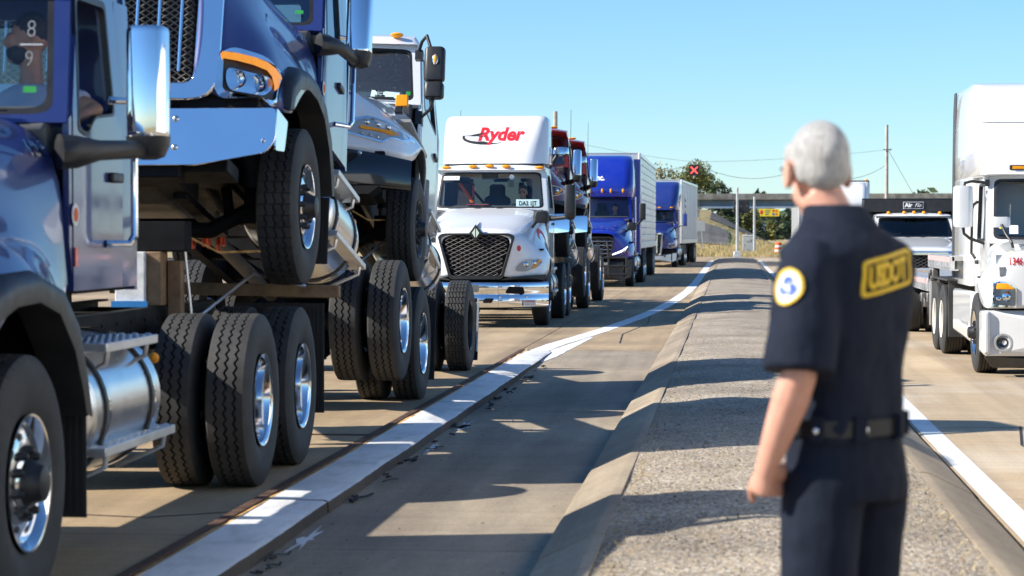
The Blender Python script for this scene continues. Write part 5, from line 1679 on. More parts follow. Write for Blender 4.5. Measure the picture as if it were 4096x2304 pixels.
# far trucks on the highway under the bridge
def far_truck(label, x, y, mat, boxm, rz=0., topm=None):
    t = thing('semi_truck', label, 'truck', (x, y, -.04), rz, 'far trucks on the highway')
    b = MB(); b.bx(-1.2, 1.2, -1.3, 0, .5, 1.7); b.obj('hood', mat, t, .15)
    b = MB(); b.bx(-1.2, 1.2, 0, 2.6, .6, 3.7); b.obj('cab', mat, t, .2)
    b = MB(); b.bx(-1.05, 1.05, -.03, .02, 1.75, 2.6); b.obj('windshield', 'blackgloss', t)
    b = MB(); b.bx(-.6, .6, -1.34, -1.3, .7, 1.5); b.obj('grille', 'greydark', t)
    b = MB(); b.bx(-1.2, 1.2, -1.42, -1.25, .35, .65); b.obj('bumper', 'alurough', t, .03)
    if topm: b = MB(); b.bx(-.8, .8, -.06, 0, 2.8, 3.6); b.obj('roof_panel', topm, t)
    b = MB(); b.bx(-1.3, 1.3, 3.2, 14, 1.1, 4.05); b.obj('trailer_box', boxm, t, .03)
    for s in (1, -1):
        for yy in (-.3, 4.2, 5.4, 12, 13.2):
            b = MB(); b.lathe([(s*.8, .001), (s*.8, .5), (s*1.2, .5), (s*1.2, .001)], 14, 'x', (0, yy, .5)); b.obj('wheel', 'tyre', t)
    return t
far_truck('far white semi truck under the billboard', 11.5, 640, 'white2', 'trailerwhite')
far_truck('far black semi truck with an orange roof panel', 14.8, 600, 'black', 'trailer', topm='barrel')
far_truck('far white semi truck hidden right of the black one', 17.8, 650, 'white2', 'trailer')
ft = thing('box_trailer', 'far white box trailer between the two distant tractors', 'trailer', (13.4, 645, 0), R(75))
b = MB(); b.bx(-1.3, 1.3, -2.6, 2.6, 1.0, 4.0); b.obj('cargo_box', 'trailerwhite', ft, .03)
for yy in (-1.8, 1.8):
    b = MB(); b.lathe([(-1.2, .001), (-1.2, .5), (1.2, .5), (1.2, .001)], 14, 'x', (0, yy, .5)); b.obj('wheel', 'tyre', ft)
# ------------------------------------------------------------------ the towed train of blue and white trucks
TH = 11.7
A = hx_truck((-4.15, 9.42, 0), 0, 'dark blue lead truck with chalk marks on its windshield and an open window', True, True, 1.33)
B = hx_truck((-4.15, 15.69, 1.257), R(-TH), 'dark blue truck riding nose up with chrome grille and plate bumper on the lead truck', False, False, 1.27)
Cc = white_mid_truck((-4.22, 21.97, 1.15), R(-14.7), 'plain white truck riding nose up with black bumper and bug spotted windshield')
person_seated('person', 'bearded driver in a pale blue shirt leaning an elbow out of the lead blue truck', (-3.48, 11.08, 1.86), 'skindark', 'shirt', 'hairdark', 0, arm_out=True, head_turn=R(-65), beard=True)
# timber and saddle gear
def timber(label, c, d, mat, rot=None):
    b = MB(); b.box((0, 0, 0), d); o = b.obj('timber', mat, None, .006); o.location = c
    if rot: o.rotation_euler = rot
    return tag(o, label, 'timber')
timber('long brown timber lying across the frame behind the rear tyres of the lead truck', (-3.68, 16.35, 1.2), (1.7, .1, .09), 'wood', (0, R(1), 0))
sm = thing('saddle_mount', 'steel and timber saddle stand holding up the second blue truck', 'stand', (-4.15, 14.55, 1.13))
b = MB(); b.bx(.16, .36, -.06, .14, .01, .36); b.obj('block', 'woodwhite', sm, .008)
b = MB(); b.bx(.365, .46, -.03, .15, .01, .36); b.obj('timber_post', 'wood', sm, .006)
b = MB(); b.bx(.47, .56, .1, .2, -.2, .3); b.obj('timber_post', 'wood', sm, .006)
b = MB(); b.bx(.14, .38, -.08, -.065, -.0, .04); b.obj('strap', 'tarp', sm)
b = MB(); b.bx(-.75, .62, 0, .16, .36, .56); b.bx(-.7, -.5, 0, .2, 0, .36); b.bx(-.35, -.2, 0, .2, -.02, .36); b.obj('crossbeam', 'chassis', sm, .01)
b = MB(); b.tube([(.6, .3, -.1), (.85, 1.0, .2), (1.1, 1.6, .1)], .012, 6); b.tube([(.55, .2, .5), (.62, .2, -.2)], .01, 6); b.obj('tie_rod', 'alurough', sm)
b = MB(); b.tube([(.5, .2, .5), (.7, .6, .35), (1.05, .9, .36)], .008, 5); b.obj('rope', 'rusttan', sm)
s2 = copy_tree(sm); s2.location = (-4.15, 20.95, 1.13+.25)
s2['label'] = 'saddle stand between the second blue truck and the raised white truck'
b = MB()

# ------------------------------------------------------------------ white day cab with roof fairing, two maroon trucks riding behind
D, dh, df, dws = aero_truck((-4.28, 39.3, 0), 'white day cab truck with a tall lettered roof fairing and chrome bumper', 'white', 'day', tandem=(3.3, 4.6))
rf = roof_fairing(D, [(2.85, 1.72, 3.0, .97, .5, .03), (2.86, 1.7, 3.0, .975, .5, .03), (3.1, 1.86, 3.0, .97, .4, .03), (3.4, 2.06, 3.0, .965, .28, .03), (3.62, 2.22, 3.0, .95, .2, .03), (3.7, 2.29, 3.0, .93, .18, .03), (3.745, 2.37, 2.98, .88, .16, .03), (3.76, 2.6, 2.9, .7, .16, .0)], 'white')
ff = surf(rf)
lettering('Ryder', .335, 'redink', rf, ff, (.09, 3.39), bold=.013, shear=.22, sx=1.0, name='lettering')
sw = []
for k in range(22):
    a = R(165+150*k/21); w = .016+.065*math.sin(math.pi*min(1, (k+2)/22))**1.2
    sw.append((Vector((-.18+.42*math.cos(a), 3.335+.13*math.sin(a))), w))
b = MB()
rs = []
for i, (p, w) in enumerate(sw):
    n = Vector((-p.x-.18, 3.36-p.y)).normalized()
    q0, q1 = p, p+n*w
    rs.append([ff(q0.x, q0.y, -.004), ff(q1.x, q1.y, -.004)])
b.rings(rs, False, False)
for tri in ([(-.66, 3.37), (-.36, 3.36), (-.3, 3.385)], [(-.45, 3.385), (-.05, 3.465), (-.05, 3.458), (-.33, 3.37)], [(-.4, 3.37), (-.1, 3.335), (-.1, 3.34), (-.33, 3.385)]):
    o = len(b.v); b.v += [tuple(ff(x, z, -.005)) for x, z in tri]; b.f.append(tuple(range(o, o+len(tri))))
b.obj('logo_swoosh', 'ink', rf, 0, 0)
for x in (-.75, -.3, .05, .4, .78):
    pass
for x in (-.82, -.33, -.03, .27, .86): lamp(D, (x, 1.3+.15*x*x, 2.8-.03*abs(x)), (.09, .05, .028))
b = MB()
for s in (1, -1):
    for xx in (.55, .78): b.bx(s*xx-.02, s*xx+.02, 1.95, 2.0, 2.76, 2.95)
b.bx(-.9, .9, 1.85, 2.9, 2.78, 2.84); b.obj('fairing_bracket', 'black', D)
for s in (1, -1):
    hood_mirror(D, (s*.7, -.05, 1.5), (s*.93, .1, 1.82), (s*1.0, .12, 1.87), (.14, .09, .1))
    tall_mirror(D, s, 1.46, .75, 1.93, 2.45, .2, shell='black', arm=([(s*1.02, 1.25, 1.86), (s*1.2, 1.0, 1.86), (s*1.42, .78, 1.88)], [.06, .04, .04]))
sticker_f = df
b = MB(); b.fill([(.72+.045*math.cos(a*math.pi/8), 1.34+.07*math.sin(a*math.pi/8)) for a in range(16)], df, -.006, 2); o = b.obj('sticker', 'paperwhite', D)
b = MB(); b.fill([(.72+.032*math.cos(a*math.pi/8), 1.34+.05*math.sin(a*math.pi/8)) for a in range(16)], df, -.009, 2); b.obj('emblem', 'redcloth', o)
hs = side_surf(dh, 1)
b = MB(); rs = []
for k in range(12):
    a = R(20+130*k/11); y, z = .35+.3*math.cos(a), 1.36+.24*math.sin(a)
    rs.append([hs(y, z, -.004), hs(y+.08*math.cos(a), z+.08*math.sin(a), -.004)])
b.rings(rs, False, False); b.obj('red_stripe', 'redink', D, 0, 0)
pf = lambda u, v, d: dws(u/1.0, (v-2.04)/.66, .006)
b = MB(); b.fill(rect(.46, .86, 2.07, 2.2), pf, 0, 2); o = b.obj('plate_sheet', 'paper', D)
lettering('DA3 1JT', .105, 'ink', o, lambda u, v, d: dws(u, (v-2.04)/.66, .0045), (.66, 2.125), bold=.003, sx=.82)
b = MB(); b.fill(rect(-.88, -.58, 2.55, 2.62), pf, 0, 2); o = b.obj('paper_sticker', 'paperwhite', D)
lettering('WN1462 7/8', .05, 'greyink', o, lambda u, v, d: dws(u, (v-2.04)/.66, .0045), (-.73, 2.585), sx=.8)
b = MB(); b.bx(-.43, -.03, 1.12, 1.34, 2.1, 2.112); tag_o = b.obj('red_card', 'redcloth', D)
b = MB(); b.bx(-.14, -.06, 1.12, 1.16, 2.112, 2.116); b.obj('label', 'greenvinyl', tag_o)
b = MB(); b.tube([(-.62, 1.75, 2.5), (-.34, 1.45, 2.14)], .05, 6, True, .25); b.obj('orange_strap', 'orange', D)
b = MB(); b.bx(-.17, .12, 1.38, 1.42, 2.56, 2.67); b.obj('sensor_box', 'black', D, .015)
for (x, z, w, h) in ((.37, 2.6, .045, .045),):
    b = MB(); b.lathe([(0, .045), (.01, .04), (.012, .02), (.013, .001)], 14, 'y', (x, 1.33, z)); b.obj('suction_mount', 'paperwhite', D)
    b = MB(); b.bx(.3, .4, 1.36, 1.4, 2.42, 2.55); b.obj('phone_holder', 'blackgloss', D)
b = MB(); b.bx(-.95, -.45, 2.2, 2.3, 2.0, 2.52); b.bx(-.8, -.5, 2.3, 2.34, 2.5, 2.62); b.obj('seat_stack', 'seat', D, .03)
person_seated('person', 'driver in sunglasses behind the windshield of the white day cab', (-4.28+.52, 41.15, 1.62), 'skintan', 'shirtdark', 'hairdark', 0, sunglasses=True)

def maroon(loc, label):
    E_, eh, ef, ews = aero_truck(loc, label, 'red', 'towed', R(-12), tandem=(4.2, 5.5), group='maroon trucks riding nose up')
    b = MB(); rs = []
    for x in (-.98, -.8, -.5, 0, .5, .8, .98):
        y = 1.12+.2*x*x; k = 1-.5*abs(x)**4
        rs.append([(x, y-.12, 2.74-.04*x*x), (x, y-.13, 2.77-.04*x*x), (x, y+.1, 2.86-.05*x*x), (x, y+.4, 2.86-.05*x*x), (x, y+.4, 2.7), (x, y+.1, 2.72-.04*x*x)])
    b.rings(rs); b.obj('sun_visor', 'sunlitred', E_, .01)
    for x in (-.72, -.25, 0, .25, .72): lamp(E_, (x, 1.03+.2*x*x, 2.83-.045*x*x), (.09, .05, .025))
    for s in (1, -1):
        hood_mirror(E_, (s*.74, -.35, 1.58), (s*.93, -.42, 1.86), (s*1.0, -.42, 1.93), (.15, .08, .07), 'chrome')
        tall_mirror(E_, s, 1.23, .65, 1.7, 2.22, .17, arm=([(s*1.02, 1.25, 1.72), (s*1.1, 1.0, 1.68), (s*1.2, .7, 1.66)], [.07, .05, .04]))
        b = MB(); b.tube([(s*1.06, .95, 1.6), (s*1.08, .93, 2.0), (s*1.08, .9, 3.1)], [.008, .006, .004], 5); b.obj('antenna', 'black', E_)
        b = MB(); b.bx(s*1.1, s*1.16, -.4, .4, 1.18, 1.22)
        b.obj('fender_trim', 'black', E_)
    return E_
E1 = maroon((-4.18, 42.75, 1.15), 'first maroon truck riding nose up right behind the white day cab')
E2 = maroon((-4.18, 48.1, 1.15), 'second maroon truck riding nose up in front of the blue sleeper truck')
for src_y, lab in ((41.9, 'saddle stand under the first maroon truck'), (47.2, 'saddle stand under the second maroon truck')):
    s3 = copy_tree(sm); s3.location = (-4.15, src_y, 1.02); s3['label'] = lab
# a grey battery box and steps show beside the maroon trucks' frames
for root in (E1, E2):
    b = MB(); b.bx(.75, 1.12, 1.3, 1.95, .62, .92); b.obj('battery_box', 'alurough', root, .01)

# ------------------------------------------------------------------ blue sleeper trucks with van trailers
G, gh, gf2, gws = aero_truck((-3.95, 67.8, 0), 'bright blue sleeper truck with black grille guard and lit headlight', 'cabblue', 'fleet', tandem=(5.2, 6.5))
b = MB(); b.rings([plan_ring(z, yf, 4.1, w, rf, .06, 8, .05) for z, yf, w, rf in ((2.68, 1.28, .97, .3), (2.9, 1.22, 1.0, .3), (3.1, 1.3, 1.0, .3), (3.5, 1.55, .99, .3), (3.8, 1.85, .96, .3), (3.93, 2.15, .9, .28), (3.98, 2.6, .8, .25))]); fg = b.obj('roof_fairing', 'cabblue', G, 0, 50)
b = MB(); b.rings([plan_ring(z, 2.46, 4.1, 1.02, .05, .06, 4) for z in (.75, 2.7)]); b.obj('sleeper', 'cabblue', G, 0, 50)
b = MB(); b.rings([plan_ring(z, 3.9, 4.55, 1.12, .06, .05, 4) for z in (.9, 3.9)]); b.obj('side_extender', 'cabblue', G, 0, 50)
gs = surf(fg)
lettering('inc.', .24, 'paperwhite', fg, gs, (-.02, 3.26), bold=.01, sx=.9)
for x in (-.7, -.3, .07, .33, .7):
    p = gs(x, 2.86, -.01); lamp(G, p, (.035, .03, .07))
for s in (1, -1):
    hood_mirror(G, (s*.62, -.2, 1.42), (s*.95, .15, 1.72), (s*1.0, .2, 1.78), (.15, .1, .12))
    tall_mirror(G, s, 1.3, .9, 1.98, 2.48, .2, shell='black', base=None, arm=([(s*1.0, 1.2, 1.8), (s*1.15, 1.0, 1.84), (s*1.3, .9, 2.0)], [.05, .035, .03]))
    b = MB(); b.bx(s*.9, s*1.03, 1.0, 4.1, .28, .95); b.obj('side_skirt', 'cabblue', G, .03)
person_seated('person', 'driver behind the windshield of the bright blue sleeper truck', (-3.95+.42, 69.75, 1.62), 'skin', 'shirtdark', 'hairdark', 0)
GT = thing('box_trailer', 'silver ribbed box trailer with red numbers down its corner post', 'trailer', (-4.08, 72.6, 0), 0, None)
box_trailer(GT, 0, 15.6, 1.2, 1.08, 4.13, 'trailer', 12, '3000R')
H, hh, hf, hws = aero_truck((-3.52, 104.4, 0), 'navy blue sleeper truck with upright chrome grille, last in the left queue', 'petblue', 'pete', rz=R(-1.5), tandem=(5.2, 6.5))
b = MB(); b.rings([plan_ring(z, yf, 4.1, w, rf, .06, 8, .05) for z, yf, w, rf in ((2.62, 1.4, .97, .3), (2.8, 1.35, 1.03, .35), (3.2, 1.6, 1.06, .4), (3.7, 2.0, 1.08, .4), (3.9, 2.3, 1.04, .35), (3.97, 2.7, .95, .3))]); fh = b.obj('roof_fairing', 'petblue', H, 0, 50)
b = MB(); b.rings([plan_ring(z, 2.46, 4.1, 1.02, .05, .06, 4) for z in (.75, 2.66)]); b.obj('sleeper', 'petblue', H, 0, 50)
hsf = surf(fh)
for x in (-.6, 0, .2, .75): lamp(H, hsf(x, 2.74, -.01), (.09, .03, .03))
for s in (1, -1):
    hood_mirror(H, (s*.75, -.2, 1.55), (s*1.0, .1, 1.86), (s*1.02, .12, 1.9), (.12, .08, .1), 'petblue')
    tall_mirror(H, s, 1.4, .95, 1.88, 2.45, .2, shell='petblue', base=None, arm=([(s*1.0, 1.2, 1.85), (s*1.2, 1.0, 1.9), (s*1.4, .95, 2.0)], [.04, .03, .03]))
    b = MB(); b.bx(s*.9, s*1.05, .95, 4.1, .3, .95); b.obj('side_skirt', 'greypaint', H, .03)
person_seated('person', 'driver behind the windshield of the navy blue sleeper truck', (-3.52+.42, 106.4, 1.65), 'skin', 'shirtdark', 'hairdark', 0)
HT = thing('box_trailer', 'plain grey white box trailer behind the navy blue sleeper truck', 'trailer', (-3.57, 109.4, 0), R(-2.2), None)
box_trailer(HT, 0, 14, 1.24, 1.05, 4.12, 'trailerwhite', 1, None, 10)
for i in range(3):
    b = MB(); b.bx(1.262, 1.27, 2.3, 2.9, 2.5+.3*i, 2.62+.3*i); b.obj('printed_mark', 'greyink', HT)

# ------------------------------------------------------------------ right side: white sleeper truck with step deck trailer
I = thing('semi_truck', 'white sleeper truck at the right edge with black tubed mirrors and amber lamps', 'truck', (3.93, 26.6, 0))
S = [(-1.02, 0, [(0, 1.3), (.3, 1.3), (.5, 1.28), (.5, 1.05), (.5, .9), (.5, .8)]),
     (-1.01, 0, [(0, 1.38), (.36, 1.38), (.72, 1.37), (.68, 1.1), (.66, .93), (.64, .77)]),
     (-.98, 0, [(0, 1.41), (.42, 1.41), (.88, 1.4), (.94, 1.2), (1.03, 1.08), (1.06, .77)]),
     (-.88, 0, [(0, 1.43), (.44, 1.43), (.91, 1.42), (.95, 1.2), (1.06, 1.12), (1.12, .77)]),
     (-.55, 0, [(0, 1.45), (.45, 1.45), (.92, 1.43), (.95, 1.22), (1.07, 1.13), (1.13, .84)]),
     (-.25, 0, [(0, 1.47), (.46, 1.47), (.92, 1.45), (.95, 1.24), (1.07, 1.14), (1.13, 1.02)]),
     (.1, 0, [(0, 1.5), (.47, 1.5), (.92, 1.48), (.94, 1.26), (1.05, 1.14), (1.12, 1.02)]),
     (.4, 0, [(0, 1.52), (.48, 1.52), (.91, 1.5), (.93, 1.28), (.98, 1.1), (1.0, .8)]),
     (.55, 0, [(0, 1.53), (.5, 1.53), (.92, 1.51), (.93, 1.28), (.94, 1.0), (.94, .7)]),
     (.6, 0, [(0, 1.53), (.5, 1.53), (.92, 1.51), (.93, 1.28), (.94, 1.0), (.94, .7)])]
ih = hood_loft(I, S, .1, 'white2')
jf = surf(ih)
grille_mesh(I, rpoly(rect(-.48, .48, .82, 1.22), .04, 3), lambda u, v, d: Vector((u, -1.03+d, v)), .08, .08, .008, 'greymetal')
frame_rails(I, -.8, 5.9, .88, .38, .22)
axle_set(I, 0, .46, 1.13, False, 'rib', rimmat='rim', tw=.25)
for y in (4.1, 5.15): axle_set(I, y, .46, 1.13, True, 'rib', rimmat='rimwhite', tw=.25)
bf = lambda u, v, d: Vector((u, -1.06+.1*u*u+d, v))
MB().fill(rpoly([(-1.13, .24), (1.13, .24), (1.15, .745), (-1.15, .745)], .04, 3), bf, 0, 5, .1).obj('bumper', 'white2', I)
MB().fill(rpoly([(-1.02, .1), (1.02, .1), (1.12, .235), (-1.12, .235)], .03, 2), lambda u, v, d: bf(u, v, d+.05+.6*(.235-v)), 0, 4, .05).obj('air_dam', 'greydark', I)
for s in (1, -1):
    b = MB(); b.bx(s*1.06, s*1.14, -1.0, -.55, .26, .74); b.obj('bumper_end', 'white2', I, .03)
    p = bf(s*.92, .39, -.012); b = MB(); b.lathe([(.05, .01), (.04, .05), (.0, .075), (-.008, .08), (-.008, .1), (.01, .105)], 20, 'y', p); b.obj('fog_lamp', 'alurough', I)
    b = MB(); b.lathe([(.02, .001), (.0, .055), (.02, .06)], 16, 'y', p); b.obj('fog_lens', 'blackgloss', I)
    hp = rpoly([(s*.78, .775), (s*1.04, .79), (s*1.03, 1.07), (s*.9, 1.07), (s*.78, 1.0)], .015, 2)
    headlamp(I, hp, jf, rpoly([(s*.8, .985), (s*1.0, .985), (s*.99, 1.05), (s*.88, 1.05)], .01, 2), [(s*.88, .9, .06), (s*.97, .88, .04)], 'chrome')
    b = MB(); b.bx(s*.55, s*.6, -.6, .7, .5, 1.2); b.bx(s*.55, s*1.05, -.5, .5, 1.08, 1.1); b.obj('wheel_well', 'interior', I)
    for zc in (1.38, 1.25):
        p = jf(s*.93, zc-.07, -.004); b = MB(); b.box(p, (.07, .02, .1))
        for k in range(3): b.box(p+Vector((0, -.012, -.03+.03*k)), (.06, .012, .014))
        b.obj('side_vent', 'alu', I)
    # hood mirror, door mirror on tubes, grab handle
    hm = MB(); hm.tube([(s*.72, -.35, 1.36), (s*.76, -.38, 1.5), (s*.82, -.3, 1.6), (s*.86, -.25, 1.7)], .016, 8); hm = hm.obj('mirror_arm', 'black', I)
    b = MB(); b.rings([plan_ring(z, -.05, .05, .105*k, .045, .03, 4) for z, k in ((-.06, .85), (-.045, 1), (.045, 1), (.06, .85))]); b.deform(lambda x, y, z: (x+s*.86, y-.2, z+1.73)); b.obj('mirror', 'white2', hm)
    arm = MB(); arm.tube([(s*.9, .85, 2.2), (s*1.08, .84, 2.22), (s*1.16, .85, 2.2), (s*1.18, .87, 2.1)], .018, 8); arm.tube([(s*1.18, .87, 1.7), (s*1.17, .86, 1.6), (s*1.1, .85, 1.54), (s*.9, .85, 1.47)], .018, 8)
    arm.box((s*.9, .85, 2.2), (.05, .05, .08)); arm.box((s*.9, .85, 1.47), (.05, .05, .08)); arm = arm.obj('mirror_arm', 'black', I)
    b = MB(); b.rings([plan_ring(z, -.08, .06, .115*k, .07, .03, 5) for z, k in ((1.67, .8), (1.69, .97), (1.75, 1), (2.1, 1), (2.15, .97), (2.165, .8))]); b.deform(lambda x, y, z: (x+s*1.18, y+.87, z)); b.obj('mirror', 'white2', arm, .01)
    b = MB(); b.tube([(s*.96, 1.35, 1.98), (s*1.0, 1.42, 1.95), (s*1.01, 1.5, 1.9), (s*1.01, 1.55, 1.36), (s*.97, 1.5, 1.3)], .018, 8); b.obj('grab_handle', 'black', I)
    b = MB(); b.prism(rpoly([(.75, .3), (3.0, .36), (3.0, .9), (.85, .9)], .06, 3), s*.98, s*1.09, 'x'); sk = b.obj('side_skirt', 'white2', I, .03)
    b = MB(); b.bx(s*1.08, s*1.1, 1.1, 1.9, .5, .54); b.obj('step', 'alurough', sk)
    b = MB(); b.bx(s*.45, s*1.1, 3.45, 3.5, .25, .98); b.bx(s*.5, s*1.13, 3.4, 5.7, .98, 1.0); b.obj('rear_fender', 'greydark', I)
    if s < 0:
        hs = side_surf(ih, s)
        lettering('1346', .12, 'redink', I, lambda u, v, d: jf(u, v, -.006), (-.79, 1.29), bold=.002, sx=.62)
    b = MB(); b.ball(jf(s*.5, 1.0, -.02), (.06, .01, .07), 10, 6); b.obj('emblem', 'ink', I)
iws, ixs = cab_shell(I, dict(wb=.93, wt=.9, zf=.62, zb=1.53, zt=2.26, zr=2.42, y0=.5, y1=.78, yr=1.9, sw=.12, yd1=1.75, mat='white2', rearwin=False, wsglass='glass', glass='glassdark'))
b = MB(); b.rings([plan_ring(z, yf, 3.9, w, rf, .05, 8, .04) for z, yf, w, rf in ((2.28, .8, .97, .12), (2.3, .76, .985, .12), (2.6, .9, .99, .12), (2.92, 1.14, .99, .12), (2.925, 1.155, .982, .12), (2.93, 1.155, .982, .12), (2.935, 1.14, .99, .12), (3.2, 1.4, .98, .12), (3.36, 1.65, .97, .12), (3.43, 1.85, .955, .12), (3.465, 2.2, .92, .12), (3.47, 2.6, .8, .1))]); rfI = b.obj('roof_fairing', 'white2', I, 0, 50)
b = MB(); b.rings([plan_ring(z, 1.92, 3.9, .99, .04, .05, 4) for z in (.95, 2.28)]); b.obj('sleeper', 'white2', I, 0, 50)
for s in (1, -1):
    b = MB(); b.prism([(3.86, .95), (4.12, .95), (4.12, 2.3), (4.02, 3.2), (3.9, 3.44), (3.7, 3.44), (3.86, 2.3)], s*.98, s*1.0, 'x'); b.obj('side_extender', 'greydark', I, .008)
for x in (-.55, 0, .55):
    p = surf(rfI)(x, 2.38, -.01); b = MB(); b.box(p, (.2, .03, .06)); o = b.obj('marker_lamp', 'black', I, .01); b = MB(); b.box(p+Vector((0, -.015, 0)), (.14, .02, .035)); b.obj('marker_lens', 'amber', o)
wf = lambda u, v, d: iws(u/.93, (v-1.53)/.73, .01)
b = MB(); b.fill(rect(-.8, -.74, 1.66, 1.78), wf, 0, 1); b.obj('windshield_sticker', 'yellow', I)
b = MB(); b.fill(rect(-.68, -.58, 1.6, 1.7), wf, 0, 1); b.obj('windshield_sticker', 'paperwhite', I)
# step deck trailer
T = thing('flatbed_trailer', 'grey aluminium step deck trailer with red and white reflective tape', 'trailer', (3.93, 29.3, 0))
def deckpart(x0, x1, y0, y1, z, name):
    b = MB(); b.bx(x0, x1, y0, y1, z-.05, z); d = b.obj(name, 'deck', T)
    n = int((x1-x0)/.2)
    for i in range(n):
        q = MB(); q.bx(x0+.06+i*(x1-x0-.1)/n, x0+.06+(i+.85)*(x1-x0-.1)/n, y0+.02, y1-.02, z, z+.006); q.obj('plank', 'deck', d)
    for s in (1, -1):
        xe = x1 if s > 0 else x0
        q = MB(); q.bx(xe-.03*s, xe+.02*s, y0, y1, z-.16, z+.012); q.bx(xe-.08*s, xe+.02*s, y0, y1, z-.175, z-.16); q.obj('side_rail', 'alurough', d, .004)
        q = MB(); q.bx(xe+.02*s, xe+.023*s, y0+.05, y1-.05, z-.07, z-.005); q.obj('reflective_tape', 'tape', d)
        k = y0+.3
        while k < y1-.2:
            q = MB(); q.bx(xe-.02*s, xe+.045*s, k-.05, k+.05, z-.14, z-.075); q.obj('stake_pocket', 'alurough', d); k += .42
    q = MB()
    k = y0+.4
    while k < y1: q.bx(x0+.1, x1-.1, k-.03, k+.03, z-.17, z-.05); k += .5
    q.obj('floor_beam', 'alurough', d)
deckpart(-1.13, 1.13, 0, 3.35, 1.3, 'upper_deck')
deckpart(-1.13, 1.13, 3.45, 13, .95, 'lower_deck')
b = MB()
for s in (1, -1):
    b.prism([(3.15, 1.25), (3.45, 1.25), (3.45, .3), (3.3, .3), (3.15, .75)], s*1.0, s*1.12, 'x'); b.prism([(3.45, .8), (13, .8), (13, .6), (4.6, .6), (3.45, .3)], s*.42, s*.46, 'x')
    b.prism([(.4, 1.14), (3.2, 1.14), (3.2, .9), (.6, .98)], s*.42, s*.46, 'x')
b.obj('beam', 'alurough', T, .005)
for s in (1, -1):
    for yy, zz in ((3.0, 1.0), (2.75, 1.05), (3.6, .68), (4.1, .6), (4.6, .66)):
        q = MB(); q.box((s*1.1, yy, zz), (.1, .12, .14)); w_ = q.obj('winch', 'greymetal', T, .02)
        q = MB(); q.lathe([(s*1.1, .045), (s*1.17, .045), (s*1.171, .001)], 12, 'x', (0, yy, zz)); q.obj('winch_drum', 'greydark', w_)
    q = MB(); q.prism([(3.6, .62), (4.6, .62), (4.3, .34), (3.7, .34)], s*.95, s*.99, 'x'); q.obj('bracket_plate', 'alurough', T, .004)
for y in (8.2, 9.4, 11.2): axle_set(T, y, .42, 1.12, True, 'rib', rimmat='rimwhite', tw=.25)
b = MB(); b.tube([(-1.12, 3.5, .75), (-1.4, 3.7, .78), (-1.9, 4.1, .72)], .03, 4, True, .2); tag(b.obj('tie_strap', 'rusttan'), 'tan tie strap pulled tight from the step of the flatbed trailer', 'strap').location = (3.93, 29.3, .3)

# pale pickup based dump truck behind the trailer
F = thing('dump_truck', 'white and pale blue dump truck with a black dump body behind the flatbed', 'truck', (4.12, 50, 0))
S = [(-.5, 0, [(0, 1.2), (.3, 1.2), (.5, 1.19), (.52, 1.0), (.52, .85), (.52, .7)]),
     (-.49, 0, [(0, 1.24), (.34, 1.24), (.58, 1.23), (.62, 1.0), (.62, .85), (.62, .66)]),
     (-.45, .1, [(0, 1.28), (.38, 1.28), (.72, 1.25), (.84, 1.08), (.9, .9), (.92, .62)]),
     (-.1, 0, [(0, 1.32), (.4, 1.32), (.76, 1.29), (.9, 1.12), (.97, 1.0), (1.0, .62)]),
     (.25, 0, [(0, 1.36), (.42, 1.36), (.78, 1.32), (.9, 1.14), (1.0, 1.08), (1.02, .95)]),
     (.6, 0, [(0, 1.4), (.45, 1.4), (.8, 1.36), (.9, 1.16), (1.0, 1.08), (1.02, .98)]),
     (1.0, 0, [(0, 1.44), (.48, 1.44), (.82, 1.4), (.9, 1.16), (.98, 1.0), (1.0, .7)]),
     (1.6, 0, [(0, 1.5), (.5, 1.5), (.86, 1.46), (.9, 1.2), (.93, .9), (.93, .55)]),
     (1.65, 0, [(0, 1.5), (.5, 1.5), (.86, 1.46), (.9, 1.2), (.93, .9), (.93, .55)])]
fh_ = hood_loft(F, S, .12, 'white2'); fsf = surf(fh_)
b = MB(); b.fill(rpoly(rect(-.88, .88, 1.12, 1.22), .03, 2), fsf, -.012, 6); b.obj('hood_edge', 'fordblue', F)
for s in (1, -1):
    b = MB(); b.rings([[(s*(.88+.13*k), y, z) for y, z in ((-.4, .66), (-.38, 1.0), (0, 1.12), (.6, 1.16), (1.1, 1.1), (1.4, .9))] for k in (0, .5, .9, 1)], False, False); b.obj('fender', 'fordblue', F)
    b = MB(); b.fill(rpoly(rect(s*.56, s*.84, .82, 1.08), .03, 2), fsf, -.02, 2); b.obj('headlight', 'blackgloss', F)
grille_mesh(F, rpoly(rect(-.48, .48, .7, 1.12), .04, 3), lambda u, v, d: Vector((u, -.53+d, v)), .07, .07, .008, 'greydark', frame=.06, framemat='chrome')
MB().fill(rpoly(rect(-1, 1, .42, .62), .03, 2), lambda u, v, d: Vector((u, -.6+.12*u*u+d, v)), 0, 3, .06).obj('bumper', 'chrome', F)
fws, fxs = cab_shell(F, dict(wb=.93, wt=.84, zf=.5, zb=1.5, zt=1.95, zr=2.06, y0=1.6, y1=2.2, yr=3.4, sw=.12, yd1=2.9, mat='white2', wsglass='glass'))
for x in (-.55, -.2, .02, .24, .6): lamp(F, (x, 2.3+.1*x*x, 2.06-.02*abs(x)), (.045, .05, .035))
b = MB(); b.bx(-1.05, 1.05, 4.0, 4.08, .9, 2.4); db = b.obj('bulkhead', 'black', F)
b = MB(); b.bx(-1.06, 1.06, 3.2, 4.0, 2.3, 2.36); b.bx(-1.06, 1.06, 3.17, 3.2, 2.08, 2.36); b.obj('cab_shield', 'black', F, .01)
for s in (1, -1):
    b = MB(); b.bx(s*1.0, s*1.06, 3.2, 4.05, .95, 2.32); b.bx(s*1.0, s*1.06, 4.0, 7.0, .95, 1.9); b.obj('body_side', 'black', F, .01)
